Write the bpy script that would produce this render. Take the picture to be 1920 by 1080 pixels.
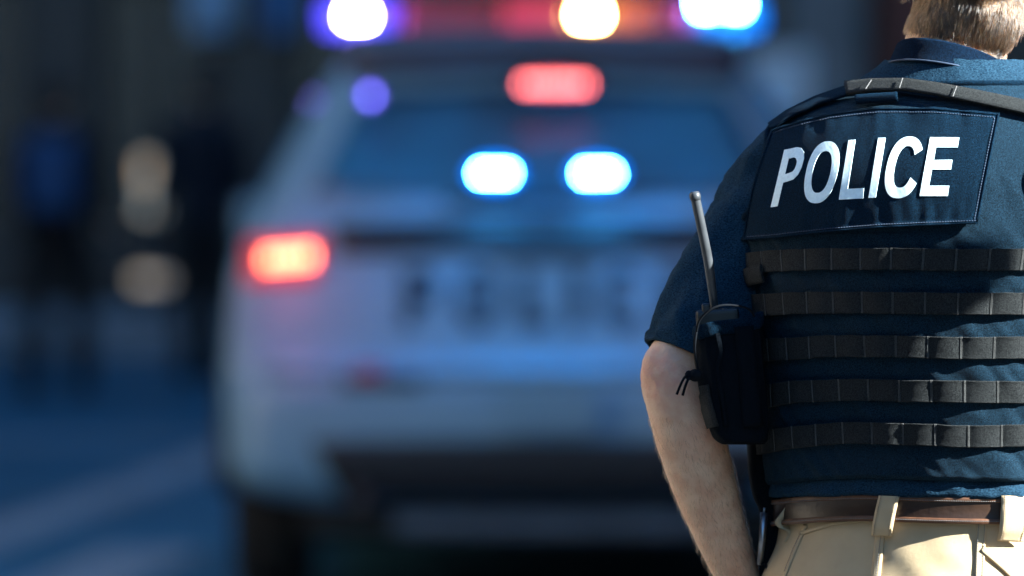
import bpy, bmesh, math, random
import numpy as np
from mathutils import Vector, Matrix, noise
from mathutils.bvhtree import BVHTree

for o in list(bpy.data.objects):
    bpy.data.objects.remove(o, do_unlink=True)
random.seed(7); rng = np.random.default_rng(7)
SC = bpy.context.scene
COL = SC.collection
R = math.radians

# ------------------------------------------------------------------ camera, sky, sun, exposure
CAM_H = 1.533
FPX = 12800.0                                   # focal length in photo pixels (1920 wide): a 240 mm lens
HORIZON = 219.0
cam_d = bpy.data.cameras.new('camera'); cam = bpy.data.objects.new('camera', cam_d); COL.objects.link(cam)
cam_d.sensor_width = 36.0; cam_d.lens = FPX / 1920 * 36.0
cam.location = (0, 0, CAM_H)
cam.rotation_euler = (R(90) - math.atan((540 - HORIZON) / FPX), 0, 0)
cam_d.clip_start = 0.1; cam_d.clip_end = 2000
cam_d.dof.use_dof = True; cam_d.dof.focus_distance = 7.90; cam_d.dof.aperture_fstop = 3.35
SC.camera = cam

SUN = Vector((0.83, -0.30, 0.46)).normalized()  # from the place towards the sun: low, off to the right
world = bpy.data.worlds.new('World'); SC.world = world; world.use_nodes = True
wn = world.node_tree.nodes; bg = wn['Background']
sky = wn.new('ShaderNodeTexSky'); sky.sky_type = 'NISHITA'; sky.sun_disc = False
sky.sun_elevation = math.asin(SUN.z); sky.sun_rotation = math.atan2(SUN.x, SUN.y)
sky.air_density = 1.2; sky.dust_density = 0.2; sky.ozone_density = 6.0
world.node_tree.links.new(sky.outputs[0], bg.inputs[0]); bg.inputs[1].default_value = 0.05
sl = bpy.data.lights.new('sun', 'SUN'); sl.energy = 5.0; sl.angle = R(0.5); sl.color = (1.0, 0.94, 0.86)
so = bpy.data.objects.new('sun', sl); COL.objects.link(so)
so.rotation_euler = SUN.to_track_quat('Z', 'Y').to_euler(); so.location = (20, -4, 20)
SC.view_settings.view_transform = 'Standard'; SC.view_settings.look = 'None'
SC.view_settings.exposure = 2.92; SC.view_settings.gamma = 1.0
SC.view_settings.use_white_balance = True; SC.view_settings.white_balance_temperature = 5500; SC.view_settings.white_balance_tint = 2
SC.render.engine = 'CYCLES'
SC.cycles.use_denoising = True; SC.cycles.sample_clamp_indirect = 6.0
SC.cycles.max_bounces = 6

# ------------------------------------------------------------------ helpers
def srgb(r, g, b):
    f = lambda c: ((c / 255 + 0.055) / 1.055) ** 2.4 if c > 10 else c / 255 / 12.92
    return (f(r), f(g), f(b))

def P(x, y, d=8.0):
    """where the line of sight through photo pixel x, y stands at distance d"""
    return Vector(((x - 960) / FPX * d, d, CAM_H - (y - HORIZON) / FPX * d))

def mat(name, col, rough=0.6, metal=0.0, spec=0.4, n_scale=0.0, n_amt=0.0, col2=None, bump=0.0, b_scale=0.0,
        sheen=0.0, sheen_tint=(1, 1, 1), coat=0.0, emit=None, estr=0.0, sub=0.0, weave=0.0, w_scale=600.0, r_var=0.0, stretch=None):
    m = bpy.data.materials.new(name); m.use_nodes = True
    nt = m.node_tree; b = nt.nodes['Principled BSDF']; L = nt.links.new
    b.inputs['Base Color'].default_value = (*col, 1); b.inputs['Roughness'].default_value = rough
    b.inputs['Metallic'].default_value = metal; b.inputs['Specular IOR Level'].default_value = spec
    b.inputs['Sheen Weight'].default_value = sheen; b.inputs['Sheen Tint'].default_value = (*sheen_tint, 1)
    b.inputs['Sheen Roughness'].default_value = 0.4
    b.inputs['Coat Weight'].default_value = coat; b.inputs['Coat Roughness'].default_value = 0.05
    if sub:
        b.inputs['Subsurface Weight'].default_value = sub; b.inputs['Subsurface Radius'].default_value = (0.012, 0.005, 0.003)
        b.inputs['Subsurface Scale'].default_value = 1.0
    if emit:
        b.inputs['Emission Color'].default_value = (*emit, 1); b.inputs['Emission Strength'].default_value = estr
    tc = nt.nodes.new('ShaderNodeTexCoord'); vec = tc.outputs['Object']
    if stretch:
        mp = nt.nodes.new('ShaderNodeMapping'); mp.inputs['Scale'].default_value = stretch
        L(vec, mp.inputs[0]); vec = mp.outputs[0]
    if n_scale:
        n = nt.nodes.new('ShaderNodeTexNoise'); n.inputs['Scale'].default_value = n_scale; n.inputs['Detail'].default_value = 5
        L(vec, n.inputs['Vector'])
        mx = nt.nodes.new('ShaderNodeMix'); mx.data_type = 'RGBA'
        c2 = col2 or tuple(max(0, c * (1 - n_amt)) for c in col)
        mx.inputs[6].default_value = (*col, 1); mx.inputs[7].default_value = (*c2, 1)
        rp = nt.nodes.new('ShaderNodeMapRange'); rp.inputs[1].default_value = 0.35; rp.inputs[2].default_value = 0.65
        L(n.outputs[0], rp.inputs[0]); L(rp.outputs[0], mx.inputs[0]); L(mx.outputs[2], b.inputs['Base Color'])
        if r_var:
            rr = nt.nodes.new('ShaderNodeMapRange'); rr.inputs[3].default_value = rough - r_var; rr.inputs[4].default_value = rough + r_var
            L(n.outputs[0], rr.inputs[0]); L(rr.outputs[0], b.inputs['Roughness'])
    last = None
    if bump:
        n2 = nt.nodes.new('ShaderNodeTexNoise'); n2.inputs['Scale'].default_value = b_scale; n2.inputs['Detail'].default_value = 4
        L(vec, n2.inputs['Vector'])
        bp = nt.nodes.new('ShaderNodeBump'); bp.inputs['Strength'].default_value = bump; bp.inputs['Distance'].default_value = 0.002
        L(n2.outputs[0], bp.inputs['Height']); last = bp
    if weave:
        prev = None
        for rot in (35, -50):
            mp = nt.nodes.new('ShaderNodeMapping'); mp.inputs['Rotation'].default_value = (0, R(rot), 0); L(tc.outputs['Object'], mp.inputs[0])
            w = nt.nodes.new('ShaderNodeTexWave'); w.bands_direction = 'X'; w.inputs['Scale'].default_value = w_scale
            w.inputs['Distortion'].default_value = 1.2; w.inputs['Detail'].default_value = 2; w.inputs['Detail Scale'].default_value = 3
            L(mp.outputs[0], w.inputs[0])
            bp = nt.nodes.new('ShaderNodeBump'); bp.inputs['Strength'].default_value = weave; bp.inputs['Distance'].default_value = 0.0011
            L(w.outputs[1], bp.inputs['Height'])
            if last: L(last.outputs[0], bp.inputs['Normal'])
            last = bp
    if last: L(last.outputs[0], b.inputs['Normal'])
    return m

def tag(o, label=None, cat=None, group=None, kind=None):
    for k, v in (('label', label), ('category', cat), ('group', group), ('kind', kind)):
        if v: o[k] = v
    return o

def mk(name, verts, faces, m=None, parent=None, smooth=True):
    me = bpy.data.meshes.new(name)
    me.from_pydata([tuple(v) for v in verts], [], [tuple(int(i) for i in f) for f in faces]); me.update()
    if smooth: me.polygons.foreach_set('use_smooth', [True] * len(me.polygons))
    if m: me.materials.append(m)
    o = bpy.data.objects.new(name, me); COL.objects.link(o)
    if parent: adopt(o, parent)
    return o

def adopt(o, parent):
    o.parent = parent
    o.matrix_parent_inverse = wm(parent).inverted()

def wm(o):
    m = o.matrix_basis.copy()
    if o.parent: m = wm(o.parent) @ o.matrix_parent_inverse @ m
    return m

def empty(name, loc, **k):
    o = bpy.data.objects.new(name, None); COL.objects.link(o); o.location = loc; o.empty_display_size = 0.1
    return tag(o, **k)

def grid_faces(nu, nv, cu=False, base=0):
    """faces for an nu x nv grid of points stored row by row (v outer), cu closes every row"""
    f = []
    for j in range(nv - 1):
        for i in range(nu if cu else nu - 1):
            a = base + j * nu + i; b = base + j * nu + (i + 1) % nu
            f.append((a, b, b + nu, a + nu))
    return f

class Geo:
    def __init__(s): s.v = []; s.f = []
    def add(s, v, f):
        b = len(s.v); s.v += [Vector(p) for p in v]; s.f += [tuple(i + b for i in q) for q in f]; return s
    def box(s, c, d, bev=0.0, rot=None):
        bm = bmesh.new(); bmesh.ops.create_cube(bm, size=1)
        for v in bm.verts: v.co = Vector((v.co.x * d[0], v.co.y * d[1], v.co.z * d[2]))
        if bev: bmesh.ops.bevel(bm, geom=bm.edges[:], offset=bev, segments=3, profile=0.6, affect='EDGES')
        M = (rot.to_4x4() if rot else Matrix())
        bm.verts.index_update()
        s.add([M @ v.co + Vector(c) for v in bm.verts], [[v.index for v in f.verts] for f in bm.faces]); bm.free(); return s
    def tube(s, path, rad, seg=12, caps=True, flat=None):
        """a swept round bar; rad a number, a list, or a list of (across, along up-reference) pairs"""
        path = [Vector(p) for p in path]; n = len(path)
        if not isinstance(rad, (list, tuple)): rad = [rad] * n
        ref = Vector(flat) if flat else None; rows = []; pn = None
        for i, p in enumerate(path):
            t = (path[min(i + 1, n - 1)] - path[max(i - 1, 0)]).normalized()
            if ref: nx = (ref - t * ref.dot(t)).normalized()
            else:
                if pn is None: pn = Vector((0, 0, 1)) if abs(t.z) < 0.9 else Vector((1, 0, 0))
                nx = (pn - t * pn.dot(t)).normalized()
            pn = nx; ny = t.cross(nx); r = rad[i]; ra, rb = r if isinstance(r, tuple) else (r, r)
            rows.append([p + nx * (ra * math.cos(k * 2 * math.pi / seg)) + ny * (rb * math.sin(k * 2 * math.pi / seg)) for k in range(seg)])
        v = [q for r in rows for q in r]; f = grid_faces(seg, n, True)
        if caps: f += [tuple(range(seg))[::-1], tuple((n - 1) * seg + k for k in range(seg))]
        return s.add(v, f)
    def ball(s, c, r, seg=16, rot=None):
        r = r if isinstance(r, tuple) else (r, r, r); v = []; f = []
        for j in range(seg // 2 + 1):
            ph = math.pi * j / (seg // 2)
            for i in range(seg):
                th = 2 * math.pi * i / seg
                q = Vector((r[0] * math.sin(ph) * math.cos(th), r[1] * math.sin(ph) * math.sin(th), r[2] * math.cos(ph)))
                v.append((rot @ q if rot else q) + Vector(c))
        return s.add(v, [q[::-1] for q in grid_faces(seg, seg // 2 + 1, True)])
    def ico(s, c, r):
        return s.ball(c, r, 10)
    def build(s, name, m, parent=None, smooth=True): return mk(name, s.v, s.f, m, parent, smooth)

def box(name, c, d, m, parent=None, bev=0.0, rot=None):
    return Geo().box(c, d, bev, rot).build(name, m, parent, smooth=False)

def remesh(geo, voxel, smooth=6, fac=0.5):
    me = bpy.data.meshes.new('tmp'); me.from_pydata([tuple(v) for v in geo.v], [], geo.f); me.update()
    bm = bmesh.new(); bm.from_mesh(me); bmesh.ops.remove_doubles(bm, verts=bm.verts, dist=1e-6)
    bmesh.ops.recalc_face_normals(bm, faces=bm.faces); bm.to_mesh(me); bm.free()
    o = bpy.data.objects.new('tmp', me); COL.objects.link(o)
    r = o.modifiers.new('r', 'REMESH'); r.mode = 'VOXEL'; r.voxel_size = voxel; r.use_smooth_shade = True
    if smooth:
        sm = o.modifiers.new('s', 'SMOOTH'); sm.iterations = smooth; sm.factor = fac
    dg = bpy.context.evaluated_depsgraph_get(); dg.update()
    out = bpy.data.meshes.new_from_object(o.evaluated_get(dg))
    bpy.data.objects.remove(o, do_unlink=True); bpy.data.meshes.remove(me)
    return out

def from_mesh(name, me, m, parent=None):
    me.name = name; me.materials.clear(); me.materials.append(m)
    me.polygons.foreach_set('use_smooth', [True] * len(me.polygons))
    o = bpy.data.objects.new(name, me); COL.objects.link(o)
    if parent: adopt(o, parent)
    return o

def displace(me, fn):
    me.update()
    no = [v.normal.copy() for v in me.vertices]
    for v, n in zip(me.vertices, no): v.co = v.co + n * fn(v.co)
    me.update()

def bvh_of(o):
    me = o.data; M = wm(o)
    return BVHTree.FromPolygons([M @ v.co for v in me.vertices], [tuple(p.vertices) for p in me.polygons])

def slab(name, pts, nu, nv, nrm, thick, m, parent=None, smooth=True, cu=False):
    """a sheet of real thickness from a grid of outer points and their normals"""
    top = [p + n * (thick * 0.5) for p, n in zip(pts, nrm)]; bot = [p - n * (thick * 0.5) for p, n in zip(pts, nrm)]
    N = nu * nv; f = grid_faces(nu, nv, cu); f += [tuple(N + i for i in q)[::-1] for q in grid_faces(nu, nv, cu)]
    for i in range(nu if cu else nu - 1):
        i2 = (i + 1) % nu
        f.append((i2, i, N + i, N + i2)); a = (nv - 1) * nu
        f.append((a + i, a + i2, N + a + i2, N + a + i))
    if not cu:
        for j in range(nv - 1):
            a = j * nu; f.append((a, a + nu, N + a + nu, N + a)); b = a + nu - 1; f.append((b + nu, b, N + b, N + b + nu))
    return mk(name, top + bot, f, m, parent, smooth)

def lerp_poly(poly, t):
    poly = [np.array(p, float) for p in poly]
    d = [0.0]
    for a, b in zip(poly, poly[1:]): d.append(d[-1] + float(np.linalg.norm(b - a)))
    x = t * d[-1]
    return np.array([np.interp(x, d, [p[k] for p in poly]) for k in range(len(poly[0]))])

# ------------------------------------------------------------------ materials
M = {}
M['asphalt'] = mat('asphalt', (0.034, 0.122, 0.180), 0.55, n_scale=0.7, n_amt=0.45, bump=0.6, b_scale=90)
M['asphalt_grey'] = mat('grey_asphalt', (0.085, 0.083, 0.080), 0.8, n_scale=0.7, n_amt=0.4, bump=0.6, b_scale=90)
M['paint_line'] = mat('road_paint', (0.34, 0.35, 0.35), 0.6, n_scale=9, n_amt=0.5, bump=0.2, b_scale=60)
M['concrete'] = mat('concrete', (0.30, 0.30, 0.29), 0.8, n_scale=3, n_amt=0.3, bump=0.3, b_scale=40)
M['granite'] = mat('dark_granite', (0.022, 0.024, 0.028), 0.35, n_scale=40, n_amt=0.5)
M['slate'] = mat('slate_cladding', (0.045, 0.055, 0.070), 0.6, n_scale=3, n_amt=0.4, bump=0.2, b_scale=30)
M['pale_stone'] = mat('bounce_limestone', (0.52, 0.41, 0.30), 0.85, n_scale=2.5, n_amt=0.2, bump=0.2, b_scale=30)
M['brick'] = mat('brown_brick', (0.20, 0.075, 0.05), 0.85, n_scale=12, n_amt=0.4, bump=0.3, b_scale=60)
M['mortar'] = mat('mortar', (0.16, 0.15, 0.14), 0.9, n_scale=20, n_amt=0.3)
M['limestone'] = mat('limestone', (0.26, 0.25, 0.23), 0.8, n_scale=2.5, n_amt=0.3, bump=0.2, b_scale=30)
M['darkglass'] = mat('dark_glass', (0.008, 0.013, 0.022), 0.25, spec=0.5, n_scale=1.2, n_amt=0.5)
M['frame'] = mat('dark_bronze', (0.03, 0.028, 0.026), 0.4, 0.6)
M['carglass'] = mat('tinted_glass_painted_glow', (0.010, 0.085, 0.16), 0.28, spec=0.5, n_scale=2.2, col2=(0.005, 0.012, 0.02))  # tint, plus blue glow and reflections put into the base colour as mottle
M['carglass'].node_tree.nodes['Principled BSDF'].inputs['IOR'].default_value = 1.7
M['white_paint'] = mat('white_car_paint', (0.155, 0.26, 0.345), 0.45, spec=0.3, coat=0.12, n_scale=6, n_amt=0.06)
M['black_trim'] = mat('black_plastic', (0.012, 0.012, 0.014), 0.5, n_scale=60, n_amt=0.3)
M['grey_trim'] = mat('charcoal_trim', (0.06, 0.06, 0.075), 0.5, n_scale=20, n_amt=0.3)
M['tyre'] = mat('tyre_rubber', (0.012, 0.012, 0.012), 0.85, n_scale=30, n_amt=0.4)
M['steel'] = mat('steel', (0.35, 0.36, 0.38), 0.35, 1.0, n_scale=30, n_amt=0.2)
M['dull_steel'] = mat('dull_steel', (0.10, 0.11, 0.13), 0.45, 0.7, n_scale=20, n_amt=0.4)
M['navy_print'] = mat('navy_vinyl', (0.006, 0.012, 0.035), 0.35, n_scale=30, n_amt=0.2)
M['red_lens'] = mat('red_lens', (0.25, 0.008, 0.012), 0.2, n_scale=80, n_amt=0.2)
M['red_halo_lens'] = mat('halo_red_lens', (0.25, 0.008, 0.012), 0.2, n_scale=80, n_amt=0.2, emit=(1.0, .02, .03), estr=.06)
def lamp_mat(name, c, s): return mat(name, (0.02, 0.02, 0.02), 0.3, emit=c, estr=s)

# ------------------------------------------------------------------ the street
def sheet(name, x0, x1, y0, y1, z, m, nx=2, ny=2):
    v = [(x0 + (x1 - x0) * i / (nx - 1), y0 + (y1 - y0) * j / (ny - 1), z) for j in range(ny) for i in range(nx)]
    return tag(mk(name, v, grid_faces(nx, ny), m, smooth=False), kind='structure')
sheet('ground', -900, 900, -300, 1600, 0.0, M['asphalt_grey'])
sheet('road', -60, 60, 17.5, 44.0, 0.004, M['asphalt'])

def on_ground(x, y): return P(x, y, FPX * CAM_H / (y - HORIZON))
def stripe(name, a, b, w, label):
    a, b = Vector(a), Vector(b); d = (b - a).normalized(); n = Vector((d.y, -d.x, 0)) * w * 0.5
    o = mk(name, [Vector((q.x, q.y, 0.008)) for q in (a - n, a + n, b + n, b - n)], [(0, 1, 2, 3)], M['paint_line'], smooth=False)
    return tag(o, kind='structure')
g1, g2 = on_ground(40, 990), on_ground(400, 862)
dr = (g2 - g1).normalized()
stripe('road_marking', g1 - dr * 22, g2 + dr * 9, 0.30, '')
g3 = on_ground(200, 1075)
stripe('road_marking', g3 - dr * 18, g3 + dr * 1.2, 0.36, '')
stripe('road_marking', (-9, 32.3, 0), (-1.4, 32.1, 0), 0.5, '')
# far pavement with its kerb and slabs
pav = tag(box('pavement', (0, 47.0, 0.0), (60, 6.0, 0.26), M['concrete']), kind='structure')
kb = Geo().box((0, 43.9, 0.0), (60, 0.19, 0.27), 0.01).build('kerb', M['limestone'], smooth=False); tag(kb, kind='structure')
slab_me = None
for i in range(-4, 5):
    for j in range(3):
        if slab_me is None:
            o = box('paving_slab', (i * 1.5, 44.95 + j * 1.9, 0.133), (1.48, 1.88, 0.02), M['concrete'], pav, 0.004); slab_me = o; sx0, sy0 = i, j
        else:
            o = slab_me.copy(); COL.objects.link(o); o.location = ((i - sx0) * 1.5, (j - sy0) * 1.9, 0)

# the dark building that closes the street
bl = empty('office_building', (0, 50, 0), label='dark granite office building with glazed ground floor closing the street', cat='building')
box('wall', (0, 56.4, 7.5), (44, 12, 15.0), M['granite'], bl)
box('plinth', (0, 50.28, 0.34), (44, 0.22, 0.68), M['granite'], bl, 0.02)
piers = [-9.6, -6.4, -3.3, -1.9, 1.1, 2.30, 2.98, 5.9, 9.0]
for x in piers:
    box('pier', (x, 50.22, 2.1), (0.55, 0.45, 4.2), M['limestone'] if x in (-9.6, 2.30, 9.0) else M['brick'] if x == 2.98 else M['granite'], bl, 0.03)
box('fascia', (0, 50.2, 4.45), (44, 0.5, 0.5), M['limestone'], bl, 0.03)
for a, b in zip(piers, piers[1:]):
    w = b - a - 0.6; xc = (a + b) / 2
    fr = Geo()
    for (cx, cz, dx, dz) in ((xc, 0.73, w, 0.09), (xc, 4.1, w, 0.09), (xc - w / 2, 2.4, 0.09, 3.4), (xc + w / 2, 2.4, 0.09, 3.4), (xc, 2.4, 0.07, 3.4), (xc, 2.55, w, 0.07)):
        fr.box((cx, 50.33, cz), (dx, 0.14, dz))
    wf = fr.build('window', M['frame'], bl, False)
    for sx in (-1, 1):
        for (z0, z1) in ((0.77, 2.51), (2.59, 4.05)):
            box('pane', (xc + sx * w / 4, 50.365, (z0 + z1) / 2), (w / 2 - 0.08, 0.03, z1 - z0), M['darkglass'], wf)
for k in range(3):
    for i in range(-4, 5):
        wf = Geo()
        cx, cz = i * 2.4, 6.4 + k * 3.2
        for (x_, z_, dx, dz) in ((cx, cz - .85, 1.5, .1), (cx, cz + .85, 1.5, .1), (cx - .7, cz, .1, 1.7), (cx + .7, cz, .1, 1.7)):
            wf.box((x_, 50.36, z_), (dx, 0.14, dz))
        w = wf.build('window', M['frame'], bl, False); box('pane', (cx, 50.385, cz), (1.3, 0.03, 1.6), M['darkglass'], w)

for (x, w, lab) in ((398, .20, 'wide pale blue banner added for a lit blur on the dark facade'), (528, .13, 'narrow blue banner added for a lit blur beside the wide pale one')):  # added cloths, coloured to stand in for pale lit blurs
    q = P(x, 20, 49.6); bn = empty('banner', (q.x, 49.6, 2.0), label=lab, cat='banner', group='banners on the dark facade')
    bmat = mat('banner_cloth', (0.42, 0.55, 0.68) if w > .15 else (0.10, 0.24, 0.5), .8, n_scale=6, n_amt=.2)
    v = [(q.x + w * (i / 6 - .5) * 1.6, 49.6 + .02 * math.sin(i * 1.7 + j * .5), 2.13 + j * .12) for j in range(12) for i in range(7)]
    slab('banner_cloth', [Vector(p) for p in v], 7, 12, [Vector((0, -1, 0))] * len(v), .004, bmat, bn)
    Geo().tube([(q.x - w, 49.62, 3.46), (q.x + w, 49.62, 3.46)], .018, 8).build('banner_rod', M['frame'], bn)
    Geo().tube([(q.x, 49.62, 3.46), (q.x, 50.02, 3.46)], .015, 8).build('bracket', M['frame'], bn)
q = P(1462, 155, 44.6); sg = empty('highlight_plate', (q.x, 44.6, .13), label='made-up pale plate for a highlight right of the police car', cat='sign')  # made-up plate standing in for the highlight on the car's right pillar
Geo().box((q.x, 44.6, q.z), (.40, .012, .42), .004).build('plate', mat('plate_white', (0.80, 0.86, 0.86), .5, n_scale=8, n_amt=.1), sg, False)
Geo().tube([(q.x, 44.63, .13), (q.x, 44.63, q.z + .16)], .03, 10).build('post', M['steel'], sg)
for dz in (-.1, .1): Geo().box((q.x, 44.614, q.z + dz), (.14, .02, .03), .003).build('clamp', M['steel'], sg, False)
# unseen brick building added on the right to keep this length of street in shade
br = empty('brick_shade_building', (14, 30, 0), label='unseen tall brown brick building added on the right to shade the street', cat='building')
box('wall', (14.0, 31.2, 12), (12, 42, 24), M['brick'], br)
box('parapet', (14.0, 31.2, 24.2), (12.4, 42.4, 0.5), M['limestone'], br, 0.04)
for k in range(6):
    for i in range(12):
        yy = 12.2 + i * 3.4; zz = 2.2 + k * 3.7
        g = Geo()
        for (y_, z_, dy, dz) in ((yy, zz - 1, 1.6, .12), (yy, zz + 1, 1.6, .12), (yy - .75, zz, .1, 2.0), (yy + .75, zz, .1, 2.0)):
            g.box((7.96, y_, z_), (.16, dy, dz))
        w = g.build('window', M['limestone'], br, False); box('pane', (7.985, yy, zz), (0.04, 1.4, 1.9), M['darkglass'], w)

sb = empty('stone_shade_building', (14, -20, 0), label='unseen grey stone building added behind the camera to block the sun', cat='building')  # added out of view to cut the sun off the near street
box('wall', (12.0, -21.5, 11), (7, 42, 22), M['limestone'], sb)
box('parapet', (12.0, -21.5, 22.2), (7.4, 42.4, 0.5), M['granite'], sb, 0.04)
lbd = empty('slate_shade_terrace', (-16, 0, 0), label='unseen long dark slate faced terrace added on the left to block sky light', cat='building')  # added out of view to block sky light from the left
for (y0, y1) in ((-52, 7.9), (20.1, 44)):
    box('wall', (-16.0, (y0 + y1) / 2, 6.5), (10, y1 - y0, 13), M['slate'], lbd)
    box('parapet', (-16.0, (y0 + y1) / 2, 13.2), (10.4, y1 - y0, 0.5), M['slate'], lbd, 0.04)
lh = empty('limestone_bounce_house', (-16, 14, 0), label='unseen pale limestone house added on the left to bounce warm light', cat='building')  # added out of view as a reflector of warm sunlight onto the officer
box('wall', (-16.0, 14.0, 6.0), (9.9, 12.1, 12), M['pale_stone'], lh)
box('cornice', (-16.0, 14.0, 12.2), (10.5, 12.1, 0.5), M['limestone'], lh, 0.04)
for k in range(3):
    for i in range(3):
        yy = 10.2 + i * 3.8; zz = 2.2 + k * 3.9; g = Geo()
        for (y_, z_, dy, dz) in ((yy, zz - 1, 1.4, .12), (yy, zz + 1, 1.4, .12), (yy - .65, zz, .1, 2.0), (yy + .65, zz, .1, 2.0)):
            g.box((-11.01, y_, z_), (.16, dy, dz))
        w = g.build('window', M['limestone'], lh, False); box('pane', (-11.035, yy, zz), (0.04, 1.2, 1.9), M['darkglass'], w)
for k in range(3):
    for i in range(14):
        yy = -20 + i * 3.4 if i < 7 else 22 + (i - 7) * 3.2; zz = 2.2 + k * 3.9
        g = Geo()
        for (y_, z_, dy, dz) in ((yy, zz - 1, 1.6, .12), (yy, zz + 1, 1.6, .12), (yy - .75, zz, .1, 2.0), (yy + .75, zz, .1, 2.0)):
            g.box((-10.96, y_, z_), (.16, dy, dz))
        w = g.build('window', M['limestone'], lbd, False); box('pane', (-10.985, yy, zz), (0.04, 1.4, 1.9), M['darkglass'], w)
uc = empty('shadow_cabinet', (1.8, 6.96, 0), label='unseen grey steel cabinet added right of the officer to cast shadow', cat='cabinet')  # added out of view only to cast shadow across the officer's back
cab_m = mat('cabinet_paint', (0.14, 0.16, 0.16), .5, n_scale=6, n_amt=.25, bump=.1, b_scale=60)
Geo().box((1.8, 6.96, .06), (.46, .68, .12), .01).build('plinth', M['concrete'], uc, False)
Geo().box((1.8, 6.96, 1.13), (.40, .62, 2.02), .012).build('case', cab_m, uc, False)
Geo().box((1.8, 6.96, 2.175), (.46, .68, .07), .015).build('roof', cab_m, uc, False)
for k in (-1, 1):
    dr_ = Geo().box((1.592, 6.96 + k * .15, 1.16), (.02, .285, 1.96), .006).build('door', cab_m, uc, False)
    for v_ in range(6): Geo().box((1.580, 6.96 + k * .15, 1.78 + v_ * .035), (.012, .18, .014), .003).build('vent', M['frame'], dr_, False)
    Geo().box((1.574, 6.96 + k * .035, 1.1), (.03, .02, .13), .005).build('handle', M['steel'], dr_, False)
# ------------------------------------------------------------------ the police car
CX, CY = 0.102, 20.8                            # its middle and its rear bumper
car = empty('police_car', (CX, CY, 0), label='white police patrol car seen from behind with roof lights flashing', cat='car')
ST = [  # y, zb, zs, zt, wm, ws, wt
    (0.00, 0.45, 0.58, 0.66, 0.80, 0.78, 0.72), (0.015, 0.40, 0.62, 0.71, 0.88, 0.86, 0.80), (0.05, 0.36, 0.66, 0.745, 0.94, 0.92, 0.86),
    (0.11, 0.34, 0.70, 0.775, 0.97, 0.95, 0.90), (0.14, 0.335, 0.84, 0.93, 0.98, 0.955, 0.90), (0.17, 0.33, 1.03, 1.12, 0.985, 0.955, 0.88),
    (0.20, 0.33, 1.10, 1.19, 0.99, 0.95, 0.84), (0.30, 0.33, 1.12, 1.42, 0.995, 0.95, 0.755), (0.40, 0.33, 1.125, 1.62, 1.0, 0.955, 0.67),
    (0.47, 0.33, 1.125, 1.70, 1.0, 0.96, 0.66), (0.60, 0.33, 1.125, 1.735, 1.0, 0.965, 0.67), (1.2, 0.30, 1.12, 1.765, 1.0, 0.97, 0.69),
    (2.2, 0.28, 1.10, 1.77, 1.0, 0.97, 0.69), (2.95, 0.28, 1.08, 1.70, 1.0, 0.965, 0.66), (3.35, 0.28, 1.07, 1.42, 1.0, 0.96, 0.72),
    (3.75, 0.28, 1.06, 1.14, 1.0, 0.95, 0.80), (4.4, 0.28, 0.98, 1.05, 0.98, 0.90, 0.72), (4.8, 0.30, 0.88, 0.97, 0.93, 0.85, 0.68),
    (4.98, 0.34, 0.72, 0.82, 0.84, 0.78, 0.6), (5.05, 0.40, 0.60, 0.68, 0.70, 0.66, 0.5)]
def car_section(s):
    y, zb, zs, zt, wm, ws, wt = s
    h = [(0.6 * wm, zb), (0.93 * wm, zb + .03), (wm, zb + .25 * (zs - zb)), (wm, zb + .6 * (zs - zb)), (.4 * wm + .6 * ws, zb + .88 * (zs - zb)), (ws, zs),
         (.5 * (ws + wt), zs + .5 * (zt - zs)), (wt, zs + .86 * (zt - zs)), (wt * .9, zs + .96 * (zt - zs)), (wt * .55, zt - .004)]
    ring = [(0, zb)] + h + [(0, zt)] + [(-x, z) for x, z in reversed(h)]
    return [(CX + x, CY + y, z) for x, z in ring]
rows = [car_section(s) for s in ST]; nn = len(rows[0])
cv = [p for r in rows for p in r]; cf = [q[::-1] for q in grid_faces(nn, len(rows), True)]
cf += [tuple(range(nn)), tuple((len(rows) - 1) * nn + k for k in range(nn))[::-1]]
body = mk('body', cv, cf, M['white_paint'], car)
bm = bmesh.new(); bm.from_mesh(body.data); bmesh.ops.recalc_face_normals(bm, faces=bm.faces); bm.to_mesh(body.data); bm.free()
ss = body.modifiers.new('sub', 'SUBSURF'); ss.levels = 2; ss.render_levels = 2
dg = bpy.context.evaluated_depsgraph_get(); dg.update()
cm = bpy.data.meshes.new_from_object(body.evaluated_get(dg)); body.modifiers.clear(); body.data = cm
CB = bvh_of(body)

def car_patch(name, bottom, top, m, nu=24, nv=8, off=0.004, thick=0.012, direction=(0, 1, 0), parent=None):
    """a sheet lying on the bodywork: bottom and top are lines of (x, z) seen from behind (or (y, z) from the side)"""
    d = Vector(direction); pts = []; nr = []
    for j in range(nv):
        for i in range(nu):
            q = lerp_poly(bottom, i / (nu - 1)) * (1 - j / (nv - 1)) + lerp_poly(top, i / (nu - 1)) * (j / (nv - 1))
            o = Vector((CX + q[0], CY - 3 if d.y > 0 else CY + 8, q[1])) if d.y else Vector((CX - 4 * d.x, CY + q[0], q[1]))
            h = CB.ray_cast(o, d)
            if h[0] is None: h = CB.find_nearest(o + d * (3.0 if d.y else 3.0))
            n = h[1] if h[1].dot(d) < 0 else -h[1]
            pts.append(h[0] + n * off); nr.append(n)
    o = slab(name, pts, nu, nv, nr, thick, m, parent or car)
    bm = bmesh.new(); bm.from_mesh(o.data); bmesh.ops.recalc_face_normals(bm, faces=bm.faces); bm.to_mesh(o.data); bm.free()
    return o
car_patch('rear_window', [(-.72, 1.29), (0, 1.28), (.72, 1.29)], [(-.56, 1.60), (0, 1.63), (.56, 1.60)], M['carglass'], off=0.003)
car_patch('trim_band', [(-.64, 1.105), (0, 1.115), (.64, 1.105)], [(-.66, 1.20), (0, 1.228), (.66, 1.20)], M['black_trim'], nv=4, off=0.006)
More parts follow.
